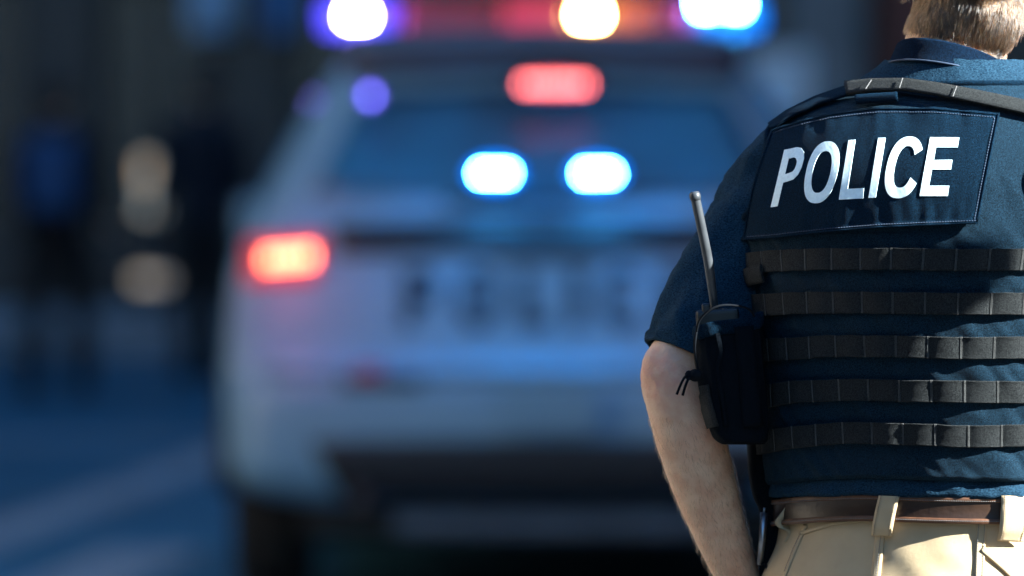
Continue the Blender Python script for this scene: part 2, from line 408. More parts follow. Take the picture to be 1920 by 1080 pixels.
car_patch('rear_bumper_step', [(-.86, .735), (0, .725), (.86, .735)], [(-.84, .775), (0, .768), (.84, .775)], M['white_paint'], nv=3, off=0.012, thick=0.03)
car_patch('lower_fascia', [(-.62, .375), (0, .37), (.62, .375)], [(-.72, .545), (-.3, .55), (.3, .55), (.72, .545)], M['black_trim'], nv=8, off=0.006)
for s in (-1, 1):
    car_patch('reflector_recess', [(s * .50 - .12, .705), (s * .50 + .12, .705)], [(s * .50 - .13, .755), (s * .50 + .13, .755)], M['black_trim'], nu=8, nv=3, off=0.013)
    car_patch('reflector', [(s * .535 - .04, .715), (s * .535 + .04, .715)], [(s * .535 - .04, .748), (s * .535 + .04, .748)], M['red_lens'], nu=6, nv=3, off=0.024)
    # tail lamp: dark red housing, weakly glowing as a halo, with a lit bar in it
    tl = car_patch('tail_light', [(s * .70 , 1.035), (s * .92, 1.02)] if s > 0 else [(-.92, 1.02), (-.70, 1.035)], [(s * .68, 1.165), (s * .91, 1.15)] if s > 0 else [(-.91, 1.15), (-.68, 1.165)], M['red_halo_lens'], nu=10, nv=6, off=0.006)
    glow = lamp_mat('tail_lamp_glow', (1.0, 0.13, 0.055), 2.9)
    for k in range(5):
        xa = s * .785 - .075 + .031 * k; dz_ = (.0025 * k) if s < 0 else 0
        car_patch('diode', [(xa, 1.070 + dz_), (xa + .021, 1.071 + dz_)], [(xa, 1.112 + dz_), (xa + .021, 1.113 + dz_)], glow, nu=3, nv=3, off=0.016, parent=tl)
    gl = [[(.62, 1.16), (1.30, 1.16)], [(1.42, 1.15), (2.25, 1.14)], [(2.36, 1.14), (3.25, 1.13)]]
    gt = [[(.82, 1.56), (1.30, 1.60)], [(1.42, 1.61), (2.25, 1.61)], [(2.36, 1.60), (2.95, 1.55)]]
    for a, b in zip(gl, gt):
        car_patch('side_window', a if s < 0 else a[::-1], b if s < 0 else b[::-1], M['carglass'], nu=8, nv=6, direction=(-s, 0, 0), off=0.003)
    for yw in (1.05, 4.0):
        w = empty('wheel', (CX + s * .86, CY + yw, .385)); adopt(w, car)
        g = Geo(); prof = [(-.12, .25), (-.125, .34), (-.10, .375), (0, .385), (.10, .375), (.125, .34), (.12, .25)]
        v = [(CX + s * .86 + px_, CY + yw + r_ * math.cos(t * math.pi / 16), .385 + r_ * math.sin(t * math.pi / 16)) for px_, r_ in prof for t in range(32)]
        g.add(v, grid_faces(32, len(prof), True)); g.build('tyre', M['tyre'], w)
        g = Geo(); g.tube([(CX + s * .80, CY + yw, .385), (CX + s * .95, CY + yw, .385)], .25, 24)
        for t in range(5):
            a = t * 2 * math.pi / 5
            g.box((CX + s * .962, CY + yw + .13 * math.cos(a), .385 + .13 * math.sin(a)), (.03, .2, .05), .008, Matrix.Rotation(a, 3, 'X'))
        g.build('rim', M['steel'], w, False)
        g = Geo(); arc = [(CX + s * 1.0, CY + yw + .45 * math.cos(t * math.pi / 14), .36 + .45 * math.sin(t * math.pi / 14)) for t in range(15)]
        g.tube(arc, .03, 8).build('wheel_arch', M['black_trim'], car)
    mr = Geo().box((CX + s * .99, CY + 3.15, 1.17), (.15, .12, .16), .03).box((CX + s * .95, CY + 3.2, 1.12), (.08, .05, .04)).build('wing_mirror', M['white_paint'], car, False)
    Geo().tube([(CX + s * .55, CY - .01, .36), (CX + s * .55, CY + .3, .36)], .04, 16).build('exhaust_pipe', M['black_trim'], car)
    Geo().box((CX + s * .70, CY + 4.86, .80), (.30, .1, .14), .03).build('headlight', M['carglass'], car, False)
Geo().box((CX, CY + 2.6, .30), (1.5, 4.4, .16), .03).build('underbody', M['black_trim'], car, False)
Geo().box((CX + .04, CY + .09, .285), (1.02, .10, .075), .02).build('skid_plate', M['dull_steel'], car, False)
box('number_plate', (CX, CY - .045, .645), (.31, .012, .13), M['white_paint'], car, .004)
car_patch('tailgate_handle', [(-.17, 1.10), (.17, 1.10)], [(-.17, 1.112), (.17, 1.112)], M['black_trim'], nu=8, nv=3, off=.02, thick=.03)
car_patch('spoiler', [(-.60, 1.645), (0, 1.665), (.60, 1.645)], [(-.58, 1.71), (0, 1.722), (.58, 1.71)], M['grey_trim'], nv=4, off=.05, thick=.10)
box('windscreen_wiper', (CX - .1, CY + .19, 1.27), (.42, .02, .02), M['black_trim'], car, .004)
car_patch('windscreen', [(-.72, 1.20), (.72, 1.20)], [(-.58, 1.62), (.58, 1.62)], M['carglass'], direction=(0, -1, 0))

# lamps
def lamp(name, c, core, housing, glow_c, glow_s, core_c, core_s):
    """a lamp head: dark case, lens with a weak glow as halo, bright row of diodes"""
    c = Vector(c)
    root = Geo().box(c + Vector((0, .03, 0)), (housing[0], .06, housing[1]), min(housing) * .3).build(name, M['black_trim'], car, False)
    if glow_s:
        Geo().ball(c + Vector((0, .005, 0)), (housing[0] * .46, .02, housing[1] * .46), 20).build('lens', lamp_mat(name + '_lens', glow_c, glow_s), root)  # oversized lens emission imitates the halo round the lamp
    dg_ = Geo(); nd = max(1, int(round(core[0] / .026)))
    for i in range(nd):
        dg_.box(c + Vector((core[0] * ((i + .5) / nd - .5), -.018, 0)), (core[0] / nd * .55, .012, core[1]), .002)
    dg_.build('diodes', lamp_mat(name + '_diodes', core_c, core_s * 1.8), root, False)
    return root
BLUE = (0.09, 0.42, 1.0)
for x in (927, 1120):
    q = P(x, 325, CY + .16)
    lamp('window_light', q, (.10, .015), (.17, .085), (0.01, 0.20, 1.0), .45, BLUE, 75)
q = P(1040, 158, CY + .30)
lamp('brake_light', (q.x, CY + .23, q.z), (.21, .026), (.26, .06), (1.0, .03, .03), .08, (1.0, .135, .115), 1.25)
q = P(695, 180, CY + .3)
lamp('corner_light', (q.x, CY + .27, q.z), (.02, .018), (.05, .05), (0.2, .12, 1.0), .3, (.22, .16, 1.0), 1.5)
def spill(name, loc, col, watts, parent):
    l = bpy.data.lights.new(name, 'POINT'); l.color = col; l.energy = watts; l.shadow_soft_size = .09
    o = bpy.data.objects.new(name, l); COL.objects.link(o); o.location = loc; adopt(o, parent)
for x in (927, 1120): spill('window_light_beam', (P(x, 325, CY).x, CY - .12, 1.36), (0.02, 0.40, 1.0), .30, car)
for s in (-1, 1): spill('tail_light_beam', (CX + s * .80, CY - .12, 1.08), (1.0, 0.12, 0.20), .32, car)
# roof light bar: base, clear end caps, coloured lens modules, lit heads
lb = empty('light_bar', (CX, CY + 1.75, 1.78)); adopt(lb, car); lby = CY + 1.70
Geo().box((CX, lby + .14, 1.795), (1.40, .30, .03), .01).build('base', M['black_trim'], lb, False)
for s in (-1, 1): Geo().box((CX + s * .55, lby + .14, 1.775), (.08, .2, .05), .01).build('foot', M['black_trim'], lb, False)
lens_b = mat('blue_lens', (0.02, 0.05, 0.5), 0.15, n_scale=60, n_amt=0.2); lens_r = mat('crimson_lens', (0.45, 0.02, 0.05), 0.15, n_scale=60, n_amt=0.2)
lens_pb = lamp_mat('violet_halo_lens', (0.10, 0.06, 1.0), .30); lens_rl = lamp_mat('crimson_lens_lit', (1.0, .04, .10), .11); lens_am = lamp_mat('amber_halo_lens', (1.0, .16, .03), .14); lens_bl = lamp_mat('blue_halo_lens', (0.02, .22, 1.0), .22)  # weak emission in violet, amber and blue lenses imitates halos round the heads
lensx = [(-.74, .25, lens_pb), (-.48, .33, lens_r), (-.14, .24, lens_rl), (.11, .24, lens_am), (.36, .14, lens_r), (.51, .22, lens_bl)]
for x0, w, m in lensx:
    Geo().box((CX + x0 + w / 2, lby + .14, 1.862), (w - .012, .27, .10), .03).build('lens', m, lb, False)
DK = CY + 1.69
for (x, y, w, h, c, s_) in ((670, 30, .07, .032, (.34, .24, 1.0), 130), (1105, 28, .07, .032, (1.0, .42, .08), 110), (1325, 8, .05, .035, BLUE, 130), (1378, 8, .05, .035, BLUE, 130)):
    q = P(x, y, DK); Geo().box((q.x, DK, q.z), (w, .012, h), .003).build('diodes', lamp_mat('bar_diodes', c, s_), lb, False)

# POLICE lettering on the tailgate
def glyph(ch):
    """strips (lists of paired outer / inner points) in a box one unit high"""
    def ring(cx, cy, rx, ry, sx, sy, a0, a1, n=28):
        o = []
        for i in range(n):
            a = R(a0 + (a1 - a0) * i / (n - 1)); e = 0.85
            cc, s_ = math.cos(a), math.sin(a); C = math.copysign(abs(cc) ** e, cc); S = math.copysign(abs(s_) ** e, s_)
            o.append(((cx + rx * C, cy + ry * S), (cx + sx * C, cy + sy * S)))
        return o
    bar = lambda x0, y0, x1, y1: [((x0, y0), (x0, y1)), ((x1, y0), (x1, y1))]
    if ch == 'P': return [bar(0, 0, .23, 1), [((.23, 1), (.23, .78))] + ring(.36, .68, .24, .32, .06, .10, 90, -90, 14) + [((.23, .36), (.23, .58))]], .60
    if ch == 'O': return [ring(.36, .5, .36, .51, .14, .28, 0, 360, 40)], .72
    if ch == 'L': return [bar(0, 0, .23, 1), bar(.23, 0, .54, .22)], .54
    if ch == 'I': return [bar(0, 0, .23, 1)], .23
    if ch == 'C': return [ring(.36, .5, .36, .51, .14, .28, 38, 322, 34)], .66
    if ch == 'E': return [bar(0, 0, .23, 1), bar(.23, 0, .54, .2), bar(.23, .4, .5, .6), bar(.23, .8, .54, 1)], .54
def strip_mesh(name, strips, place, m, parent, thick, sub=6, cross=3):
    """letters as thin raised sheets; place(x, y) gives point and normal"""
    v = []; f = []
    for st in strips:
        dense = []
        for (a, b), (c, d) in zip(st, st[1:]):
            L_ = max(math.dist(a, c), math.dist(b, d)); k = max(1, int(L_ * sub + .5))
            for i in range(k): t = i / k; dense.append((np.array(a) * (1 - t) + np.array(c) * t, np.array(b) * (1 - t) + np.array(d) * t))
        dense.append((np.array(st[-1][0], float), np.array(st[-1][1], float)))
        nu, nv = cross, len(dense); pts = []; nr = []
        for a, b in dense:
            for i in range(nu):
                q = a * (1 - i / (nu - 1)) + b * (i / (nu - 1)); p, n = place(*q); pts.append(p); nr.append(n)
        N = nu * nv; base = len(v); top = [p + n * thick for p, n in zip(pts, nr)]; v += top + pts
        f += grid_faces(nu, nv, False, base)
        for j in range(nv - 1):
            a = base + j * nu; f.append((a, a + nu, N + a + nu, N + a)); b = a + nu - 1; f.append((b + nu, b, N + b, N + b + nu))
        for i in range(nu - 1):
            f.append((base + i + 1, base + i, base + N + i, base + N + i + 1)); a = base + (nv - 1) * nu + i; f.append((a, a + 1, a + 1 + N, a + N))
    o = mk(name, v, f, m, parent, False)
    bm = bmesh.new(); bm.from_mesh(o.data); bmesh.ops.remove_doubles(bm, verts=bm.verts, dist=1e-7); bmesh.ops.recalc_face_normals(bm, faces=bm.faces); bm.to_mesh(o.data); bm.free()
    return o
px = -.44; HL = .18
for ch in 'POLICE':
    st, w = glyph(ch); x0 = px
    def place(x, y, x0=x0):
        h = CB.ray_cast(Vector((CX + x0 + x * HL * 1.0, CY - 3, 0.885 + y * HL)), Vector((0, 1, 0))); return h[0] + h[1] * .002, h[1]
    strip_mesh('letter', st, place, M['navy_print'], car, .002, 4); px += w * HL * 1.0 + .06

# ------------------------------------------------------------------ people: shared builders
M['skin'] = mat('skin', (0.70, 0.47, 0.30), 0.5, spec=0.25, n_scale=42, col2=(0.60, 0.35, 0.215), bump=0.45, b_scale=330, sub=0.12, r_var=.08)
M['hairdark'] = mat('dark_hair', (0.02, 0.014, 0.01), 0.5, n_scale=90, n_amt=0.5, bump=0.6, b_scale=200)
M['eye'] = mat('eye', (0.7, 0.7, 0.68), 0.15, n_scale=200, n_amt=0.05)
M['boot'] = mat('black_leather', (0.012, 0.011, 0.011), 0.4, n_scale=30, n_amt=0.4, bump=0.3, b_scale=150)

def blush(m, c, r, col):
    nt = m.node_tree; b = nt.nodes['Principled BSDF']; old = b.inputs['Base Color'].links[0].from_socket
    tc = nt.nodes.new('ShaderNodeTexCoord'); d = nt.nodes.new('ShaderNodeVectorMath'); d.operation = 'DISTANCE'; d.inputs[1].default_value = c
    nt.links.new(tc.outputs['Object'], d.inputs[0]); rp = nt.nodes.new('ShaderNodeMapRange'); rp.interpolation_type = 'SMOOTHSTEP'
    rp.inputs[1].default_value = 0; rp.inputs[2].default_value = r; rp.inputs[3].default_value = .75; rp.inputs[4].default_value = 0
    n = nt.nodes.new('ShaderNodeTexNoise'); n.inputs['Scale'].default_value = 90; mu = nt.nodes.new('ShaderNodeMath'); mu.operation = 'MULTIPLY'
    nt.links.new(tc.outputs['Object'], n.inputs['Vector']); nt.links.new(d.outputs['Value'], rp.inputs[0]); nt.links.new(rp.outputs[0], mu.inputs[0]); nt.links.new(n.outputs[0], mu.inputs[1])
    mx = nt.nodes.new('ShaderNodeMix'); mx.data_type = 'RGBA'; mx.inputs[7].default_value = (*col, 1)
    nt.links.new(old, mx.inputs[6]); nt.links.new(mu.outputs[0], mx.inputs[0]); nt.links.new(mx.outputs[2], b.inputs['Base Color'])

def spline(keys, n):
    """smooth run through keys (rows of numbers), n rows out"""
    K = np.array(keys, float); m = len(K); t = np.linspace(0, m - 1, n); out = []
    for q in t:
        i = min(int(q), m - 2); u = q - i
        p0, p1, p2, p3 = K[max(i - 1, 0)], K[i], K[i + 1], K[min(i + 2, m - 1)]
        out.append(0.5 * ((2 * p1) + (-p0 + p2) * u + (2 * p0 - 5 * p1 + 4 * p2 - p3) * u * u + (-p0 + 3 * p1 - 3 * p2 + p3) * u ** 3))
    return np.array(out)
def limb(g, keys, n=24, seg=16, flat=None, ends=True):
    """keys: (point, radius) or (point, (ra, rb)) along the limb"""
    rws = [list(p) + (list(r) if isinstance(r, tuple) else [r, r]) for p, r in keys]
    S = spline(rws, n)
    g.tube([r[:3] for r in S], [(r[3], r[4]) for r in S], seg, True, flat)
    if ends:
        for r in (S[0], S[-1]): g.ball(r[:3], float(min(r[3], r[4])) * .98, 12)
    return S
def rotm(yaw, pitch=0.0, roll=0.0):
    """head frame: x to the person's right, y ahead, z up; yaw turns to the right"""
    return Matrix.Rotation(-yaw, 3, 'Z') @ Matrix.Rotation(-pitch, 3, 'X') @ Matrix.Rotation(roll, 3, 'Y')
def head_geo(g, c, rt, s=1.0):
    q = lambda x, y, z: Vector(c) + rt @ (Vector((x, y, z)) * s)
    g.ball(q(0, -.012, .025), (.076 * s, .096 * s, .098 * s), 24, rt)             # skull
    g.ball(q(0, .030, -.035), (.062 * s, .066 * s, .082 * s), 20, rt)             # face and jaw
    g.ball(q(0, .066, -.098), (.026 * s, .024 * s, .022 * s), 12, rt)             # chin
    g.tube([q(0, .088, .012), q(0, .103, -.018), q(0, .112, -.036), q(0, .098, -.044)], [.008 * s, .010 * s, .014 * s, .011 * s], 10)
    for k in (-1, 1):
        g.tube([q(k * .014, .092, -.068), q(0, .099, -.066)], .007 * s, 8)      # lips
        g.tube([q(k * .014, .092, -.076), q(0, .098, -.076)], .007 * s, 8)
        g.tube([q(k * .012, .088, .022), q(k * .045, .077, .022)], .009 * s, 8)  # brow
        g.tube([q(k * .076, -.012, .018), q(k * .086, -.024, .012), q(k * .086, -.026, -.012), q(k * .078, -.012, -.034)], [(.010 * s, .012 * s), (.009 * s, .013 * s), (.009 * s, .012 * s), (.007 * s, .008 * s)], 10)
def eyes(parent, c, rt, s=1.0):
    for k in (-1, 1):
        Geo().ball(Vector(c) + rt @ (Vector((k * .031, .080, .002)) * s), .0125 * s, 12).build('eye', M['eye'], parent)
def hand_geo(g, w, d, out, curl=0.5, s=1.0):
    """w wrist point, d the way the palm runs, out the side the thumb leaves from; the fingers bend about out"""
    d = Vector(d).normalized(); out = (Vector(out) - d * Vector(out).dot(d)).normalized(); n = d.cross(out)
    w = Vector(w)
    g.tube([w, w + d * .04 * s, w + d * .09 * s], [(.026 * s, .018 * s), (.040 * s, .016 * s), (.040 * s, .014 * s)], 14, True, out)
    for k, (off, ln) in enumerate(((.030, .072), (.010, .080), (-.010, .074), (-.029, .058))):
        p = w + d * .082 * s + out * off * s; pts = [p]; a = 0
        for seg in (.45, .32, .23):
            a += curl * (.9 if seg < .4 else .6); p = p + (d * math.cos(a) + n * math.sin(a)) * ln * seg * s; pts.append(p)
        g.tube(pts, [.0098 * s, .0092 * s, .0086 * s, .0072 * s], 10); g.ball(pts[-1], .0072 * s, 8)
    p0 = w + d * .03 * s + out * .024 * s; p1 = p0 + (d * .6 + out * .8).normalized() * .038 * s; p2 = p1 + (d * .9 + out * .35 + n * .3).normalized() * .03 * s; p3 = p2 + (d + n * .5).normalized() * .022 * s
    g.tube([p0, p1, p2, p3], [.014 * s, .012 * s, .010 * s, .008 * s], 10); g.ball(p3, .008 * s, 8)

def pedestrian(base, yaw, label, shirt_m, trouser_m, hair_m, sleeve=True, shorts=False, stride=0.1, arm_bend=0.25, height=1.75, group=None):
    s = height / 1.75; B = Vector(base); rt = rotm(yaw)
    q = lambda x, y, z: B + rt @ (Vector((x, y, z)) * s)
    root = empty('person', base, label=label, cat='person', group=group)
    fl = rt @ Vector((1, 0, 0))
    g = Geo(); hc = q(0, .02, 1.635); head_geo(g, hc, rt, s)
    g.tube([q(0, .0, 1.40), q(0, .0, 1.47), q(0, .01, 1.56)], [.075 * s, .055 * s, .052 * s], 14)
    limb(g, [(q(0, 0, .88), (.155 * s, .11 * s)), (q(0, 0, 1.02), (.14 * s, .10 * s)), (q(0, 0, 1.2), (.155 * s, .11 * s)), (q(0, 0, 1.36), (.165 * s, .11 * s)), (q(0, 0, 1.45), (.11 * s, .08 * s))], flat=fl)
    tops, legs = Geo(), Geo()
    limb(tops, [(q(0, 0, .90), (.175 * s, .125 * s)), (q(0, 0, 1.02), (.163 * s, .12 * s)), (q(0, 0, 1.2), (.175 * s, .13 * s)), (q(0, 0, 1.37), (.185 * s, .125 * s)), (q(0, 0, 1.455), (.11 * s, .09 * s))], flat=fl)
    limb(legs, [(q(0, 0, .80), (.168 * s, .12 * s)), (q(0, 0, .92), (.165 * s, .12 * s)), (q(0, 0, 1.0), (.155 * s, .112 * s))], flat=fl)
    shoes = []
    for k in (-1, 1):
        st = stride * k
        hip, knee, ank = q(k * .09, 0, .88), q(k * .10, st * .6 + .03, .48), q(k * .10, st, .09)
        limb(g, [(hip, .085 * s), (knee.lerp(hip, .4), .075 * s), (knee, .055 * s), (ank.lerp(knee, .65), .055 * s), (ank, .036 * s)])
        g.tube([ank, q(k * .10, st + .06, .05), q(k * .10, st + .16, .035)], [.036 * s, .035 * s, .028 * s], 12)
        if shorts: limb(legs, [(hip, .098 * s), (knee.lerp(hip, .4), .092 * s), (knee.lerp(hip, .15), .09 * s)])
        else: limb(legs, [(hip, .098 * s), (knee.lerp(hip, .4), .088 * s), (knee, .072 * s), (ank.lerp(knee, .4), .066 * s), (ank, .06 * s)])
        sh, el, wr = q(k * .19, 0, 1.40), q(k * .235, -.02 - .03 * k, 1.13), q(k * .22, .06 + arm_bend * .5, .90 + arm_bend * .3)
        limb(g, [(sh, .055 * s), (el.lerp(sh, .5), .046 * s), (el, .040 * s), (wr.lerp(el, .7), .040 * s), (wr, .026 * s)])
        hand_geo(g, wr, wr - el, rt @ Vector((0, 1, 0)), .5, s)
        limb(tops, [(sh, .068 * s), (el.lerp(sh, .5), .058 * s), (el, .054 * s)] + ([(wr.lerp(el, .6), .05 * s), (wr.lerp(el, .15), .04 * s)] if sleeve else []))
        f = Geo(); f.tube([q(k * .10, st - .06, .045), q(k * .10, st + .03, .05), q(k * .10, st + .13, .04), q(k * .10, st + .19, .03)], [(.038 * s, .04 * s), (.042 * s, .048 * s), (.044 * s, .036 * s), (.032 * s, .024 * s)], 14, True, fl); f.ball(q(k * .10, st - .05, .045), .038 * s, 10); shoes.append(f)
    bo = from_mesh('body', remesh(g, .012, 4), M['skin'], root)
    from_mesh('top', remesh(tops, .014, 4), shirt_m, root); from_mesh('shorts' if shorts else 'trousers', remesh(legs, .014, 4), trouser_m, root)
    if shorts:
        lg = Geo()
        for k in (-1, 1): limb(lg, [(q(k * .10, stride * k * .6 + .03, .56), .068 * s), (q(k * .10, stride * k * .6 + .03, .48), .060 * s), (q(k * .10, stride * k * .8, .3), .060 * s), (q(k * .10, stride * k, .10), .044 * s)])
        from_mesh('leggings', remesh(lg, .014, 3), dkt, root)
    for f in shoes: f.build('shoe', M['boot'], root)
    h = Geo(); h.ball(hc + rt @ (Vector((0, -.022, .036)) * s), (.084 * s, .100 * s, .098 * s), 22, rt); h.ball(hc + rt @ (Vector((0, -.045, -.01)) * s), (.074 * s, .07 * s, .075 * s), 16, rt)
    hm = remesh(h, .008, 3); displace(hm, lambda p: .006 * noise.noise(p * 60)); from_mesh('hair', hm, hair_m, root)
    eyes(root, hc, rt, s)
    return root, q
dk = mat('black_jacket', (0.006, 0.008, 0.012), 0.8, n_scale=20, n_amt=0.4); dkt = mat('black_trousers', (0.010, 0.009, 0.008), 0.85, n_scale=20, n_amt=0.4)
pale = mat('cream_shirt', (0.88, 0.82, 0.68), 0.8, n_scale=12, n_amt=0.2); khaki_s = mat('pale_shorts', (0.86, 0.74, 0.58), 0.8, n_scale=12, n_amt=0.2)
gp = on_ground(105, 745); pedestrian((gp.x, gp.y, 0.004), R(15), 'person in black jacket and black trousers standing at far left', dk, dkt, M['hairdark'], stride=0.14)
bp = empty('backpack', (gp.x, gp.y - .2, 1.1), label='blue backpack worn by the person in black', cat='backpack')
blu = mat('blue_nylon', (0.025, 0.075, 0.19), .7, n_scale=12, n_amt=.3)
g = Geo(); g.box((gp.x - .01, gp.y - .225, 1.22), (.30, .15, .42), .06); g.box((gp.x - .01, gp.y - .32, 1.13), (.22, .07, .20), .03)
g.build('bag', blu, bp)
for k in (-1, 1):
    Geo().tube([(gp.x + k * .10, gp.y - .15, 1.40), (gp.x + k * .11, gp.y - .05, 1.475), (gp.x + k * .12, gp.y + .08, 1.44), (gp.x + k * .13, gp.y + .13, 1.3), (gp.x + k * .12, gp.y + .06, 1.08), (gp.x + k * .10, gp.y - .14, 1.03)], .014, 8).build('strap', dk, bp)
gp = on_ground(378, 712); pedestrian((gp.x, gp.y, 0.004), R(-20), 'person in dark navy coat standing between lit stand and police car', mat('navy_coat', (0.006, 0.009, 0.018), 0.8, n_scale=20, n_amt=0.4), dkt, M['hairdark'], stride=0.06, height=1.82)
q = P(283, 330, 46.5); ms = empty('highlight_stand', (q.x, 46.5, .13), label='made-up glowing stand for bright highlights on the far pavement between two dark figures', cat='stand')  # made-up stand; its glowing pieces imitate blurred bright highlights
Geo().box((q.x, 46.55, .15), (.42, .34, .035), .01).build('base', M['frame'], ms, False)
Geo().tube([(q.x, 46.56, .15), (q.x, 46.56, .80)], .022, 10).build('post', M['frame'], ms)
Geo().box((q.x, 46.55, 1.06), (.21, .07, .54), .015).build('case', M['frame'], ms, False)
Geo().box((q.x, 46.512, 1.06), (.12, .008, .40), .002).build('highlight_panel', mat('highlight_panel', (.6, .55, .45), .5, n_scale=9, n_amt=.3, emit=(.9, .9, .80), estr=.045), ms, False)
Geo().box((q.x + .01, 46.50, .42), (.22, .05, .07), .01).build('highlight_tray', mat('tray_glow', (.6, .5, .4), .5, n_scale=9, n_amt=.3, emit=(1.0, .80, .65), estr=.05), ms, False)
Geo().box((q.x - .045, 46.505, 1.16), (.05, .008, .16), .002).build('highlight_patch', mat('highlight_glow', (.6, .4, .2), .5, n_scale=9, n_amt=.3, emit=(1.0, .62, .34), estr=.13), ms, False)
Geo().box((q.x - .03, 46.505, .90), (.09, .008, .05), .002).build('highlight_patch', mat('highlight_glow', (.6, .4, .2), .5, n_scale=9, n_amt=.3, emit=(1.0, .8, .6), estr=.10), ms, False)
Geo().box((q.x - .05, 46.47, .43), (.12, .008, .06), .002).build('highlight_patch', mat('highlight_glow', (.6, .4, .2), .5, n_scale=9, n_amt=.3, emit=(1.0, .72, .5), estr=.11), ms, False)

# ------------------------------------------------------------------ the officer
YAW = R(27); CP, SP = math.cos(YAW), math.sin(YAW); D0 = 8.0
X_ = lambda px_: (px_ - 960) / 1600; Z_ = lambda py_: CAM_H - (py_ - HORIZON) / 1600
# torso outline: height, middle (photo pixels), half width, half depth, lean
TT = np.array([
    (0.78, 1716, .182, .122, .010), (0.90, 1718, .190, .130, .004), (0.98, 1723, .186, .126, .000), (1.07, 1738, .171, .119, .000), (1.15, 1737, .174, .121, .0), (1.25, 1735, .182, .129, .0),
    (1.34, 1736, .192, .136, .0), (1.41, 1740, .203, .138, .004), (1.46, 1747, .207, .132, .012), (1.495, 1756, .203, .120, .022), (1.52, 1768, .194, .108, .030),
    (1.54, 1778, .168, .097, .036), (1.56, 1786, .134, .086, .042), (1.58, 1791, .098, .075, .047), (1.60, 1794, .066, .066, .052), (1.62, 1797, .060, .063, .054), (1.66, 1802, .058, .062, .060)])
_zz = np.linspace(.78, 1.66, 441)
_tab = np.array([np.interp(_zz, TT[:, 0], TT[:, k]) for k in range(1, 5)])
_k = np.exp(-0.5 * (np.arange(-18, 19) / 6.0) ** 2); _k /= _k.sum()
_tab = np.array([np.convolve(np.pad(r, 18, mode='edge'), _k, mode='valid') for r in _tab])
def ring(z): return [float(np.interp(z, _zz, r)) for r in _tab]
NEXP = 2.04
def surf(th, z, off=0.0):
    """point on the torso; th = -90 deg is the middle of the back, 0 his right, 180 his left"""
    c, a, b, l = ring(z); co, si = math.cos(th), math.sin(th)
    u = (a + off) * math.copysign(abs(co) ** (2 / NEXP), co); f = (b + off) * math.copysign(abs(si) ** (2 / NEXP), si)
    return Vector((X_(c) + u * CP + f * SP, D0 + l - u * SP + f * CP, z))
def loc(u, f, z, c=1738): return Vector((X_(c) + u * CP + f * SP, D0 - u * SP + f * CP, z))
def arc_th(z, off, n=720):
    th = np.linspace(-1.5 * math.pi, .5 * math.pi, n + 1); pts = np.array([surf(t, z, off) for t in th])
    d = np.concatenate([[0], np.cumsum(np.linalg.norm(np.diff(pts, axis=0), axis=1))]); mid = float(np.interp(-math.pi / 2, th, d))
    return th, d - mid
nz = lambda x, y, z=0.0: noise.noise(Vector((x, y, z)))
SH = lambda a, b, x: (lambda t: t * t * (3 - 2 * t))(min(1, max(0, (x - a) / (b - a))))

M['navy'] = mat('navy_vest_nylon', (0.025, 0.066, 0.108), 0.85, spec=0.1, n_scale=800, n_amt=0.75, bump=0.9, b_scale=420, weave=1.0, w_scale=330)
M['navy2'] = mat('navy_panel_twill', (0.0115, 0.042, 0.082), 0.9, spec=0.06, n_scale=850, n_amt=0.8, bump=0.9, b_scale=460, weave=1.0, w_scale=360)
M['olive'] = mat('olive_webbing', (0.062, 0.064, 0.061), 0.85, spec=0.1, n_scale=650, n_amt=0.6, bump=0.9, b_scale=450, weave=1.0, w_scale=300)
M['thread'] = mat('pale_thread', (0.16, 0.15, 0.14), 0.7, n_scale=300, n_amt=0.3)
M['thread_o'] = mat('olive_thread', (0.075, 0.072, 0.064), 0.7, n_scale=300, n_amt=0.3)
M['thread_k'] = mat('khaki_thread', (0.34, 0.25, 0.15), 0.8, n_scale=300, n_amt=0.3)
M['thread_n'] = mat('navy_thread', (0.05, 0.07, 0.11), 0.7, n_scale=300, n_amt=0.3)
M['shirt'] = mat('heather_navy_knit', (0.020, 0.048, 0.076), 0.9, spec=0.06, n_scale=480, col2=(0.003, 0.009, 0.018), bump=0.45, b_scale=300, stretch=(1, 1, 2.4))
M['collar'] = mat('navy_collar_rib', (0.008, 0.026, 0.062), 0.9, spec=0.06, n_scale=600, n_amt=0.7, bump=0.3, b_scale=400, weave=1.0, w_scale=300)
M['khaki'] = mat('khaki_cotton', (0.52, 0.38, 0.21), 0.85, n_scale=14, col2=(0.43, 0.31, 0.165), bump=0.15, b_scale=300, weave=0.35, w_scale=620)
M['leather'] = mat('brown_leather', (0.032, 0.015, 0.007), 0.38, n_scale=50, n_amt=0.4, bump=0.2, b_scale=180)
M['tan_leather'] = mat('tan_stitched_leather', (0.11, 0.046, 0.019), 0.5, n_scale=80, n_amt=0.4, bump=0.3, b_scale=250)
M['pouch'] = mat('black_cordura', (0.0050, 0.0075, 0.011), 0.9, spec=0.06, n_scale=600, n_amt=0.5, bump=0.25, b_scale=300, weave=0.4, w_scale=500)
M['rubber'] = mat('black_rubber', (0.008, 0.009, 0.010), 0.42, n_scale=60, n_amt=0.3)
M['grey_rubber'] = mat('grey_rubber', (0.05, 0.052, 0.054), 0.35, n_scale=60, n_amt=0.3)
M['reflective'] = mat('reflective_silver', (0.74, 0.86, 0.84), 0.55, 0.0, n_scale=240, n_amt=0.12, bump=0.15, b_scale=300)
M['cord'] = mat('black_cord', (0.006, 0.007, 0.009), 0.95, spec=0.1, n_scale=300, n_amt=0.3)
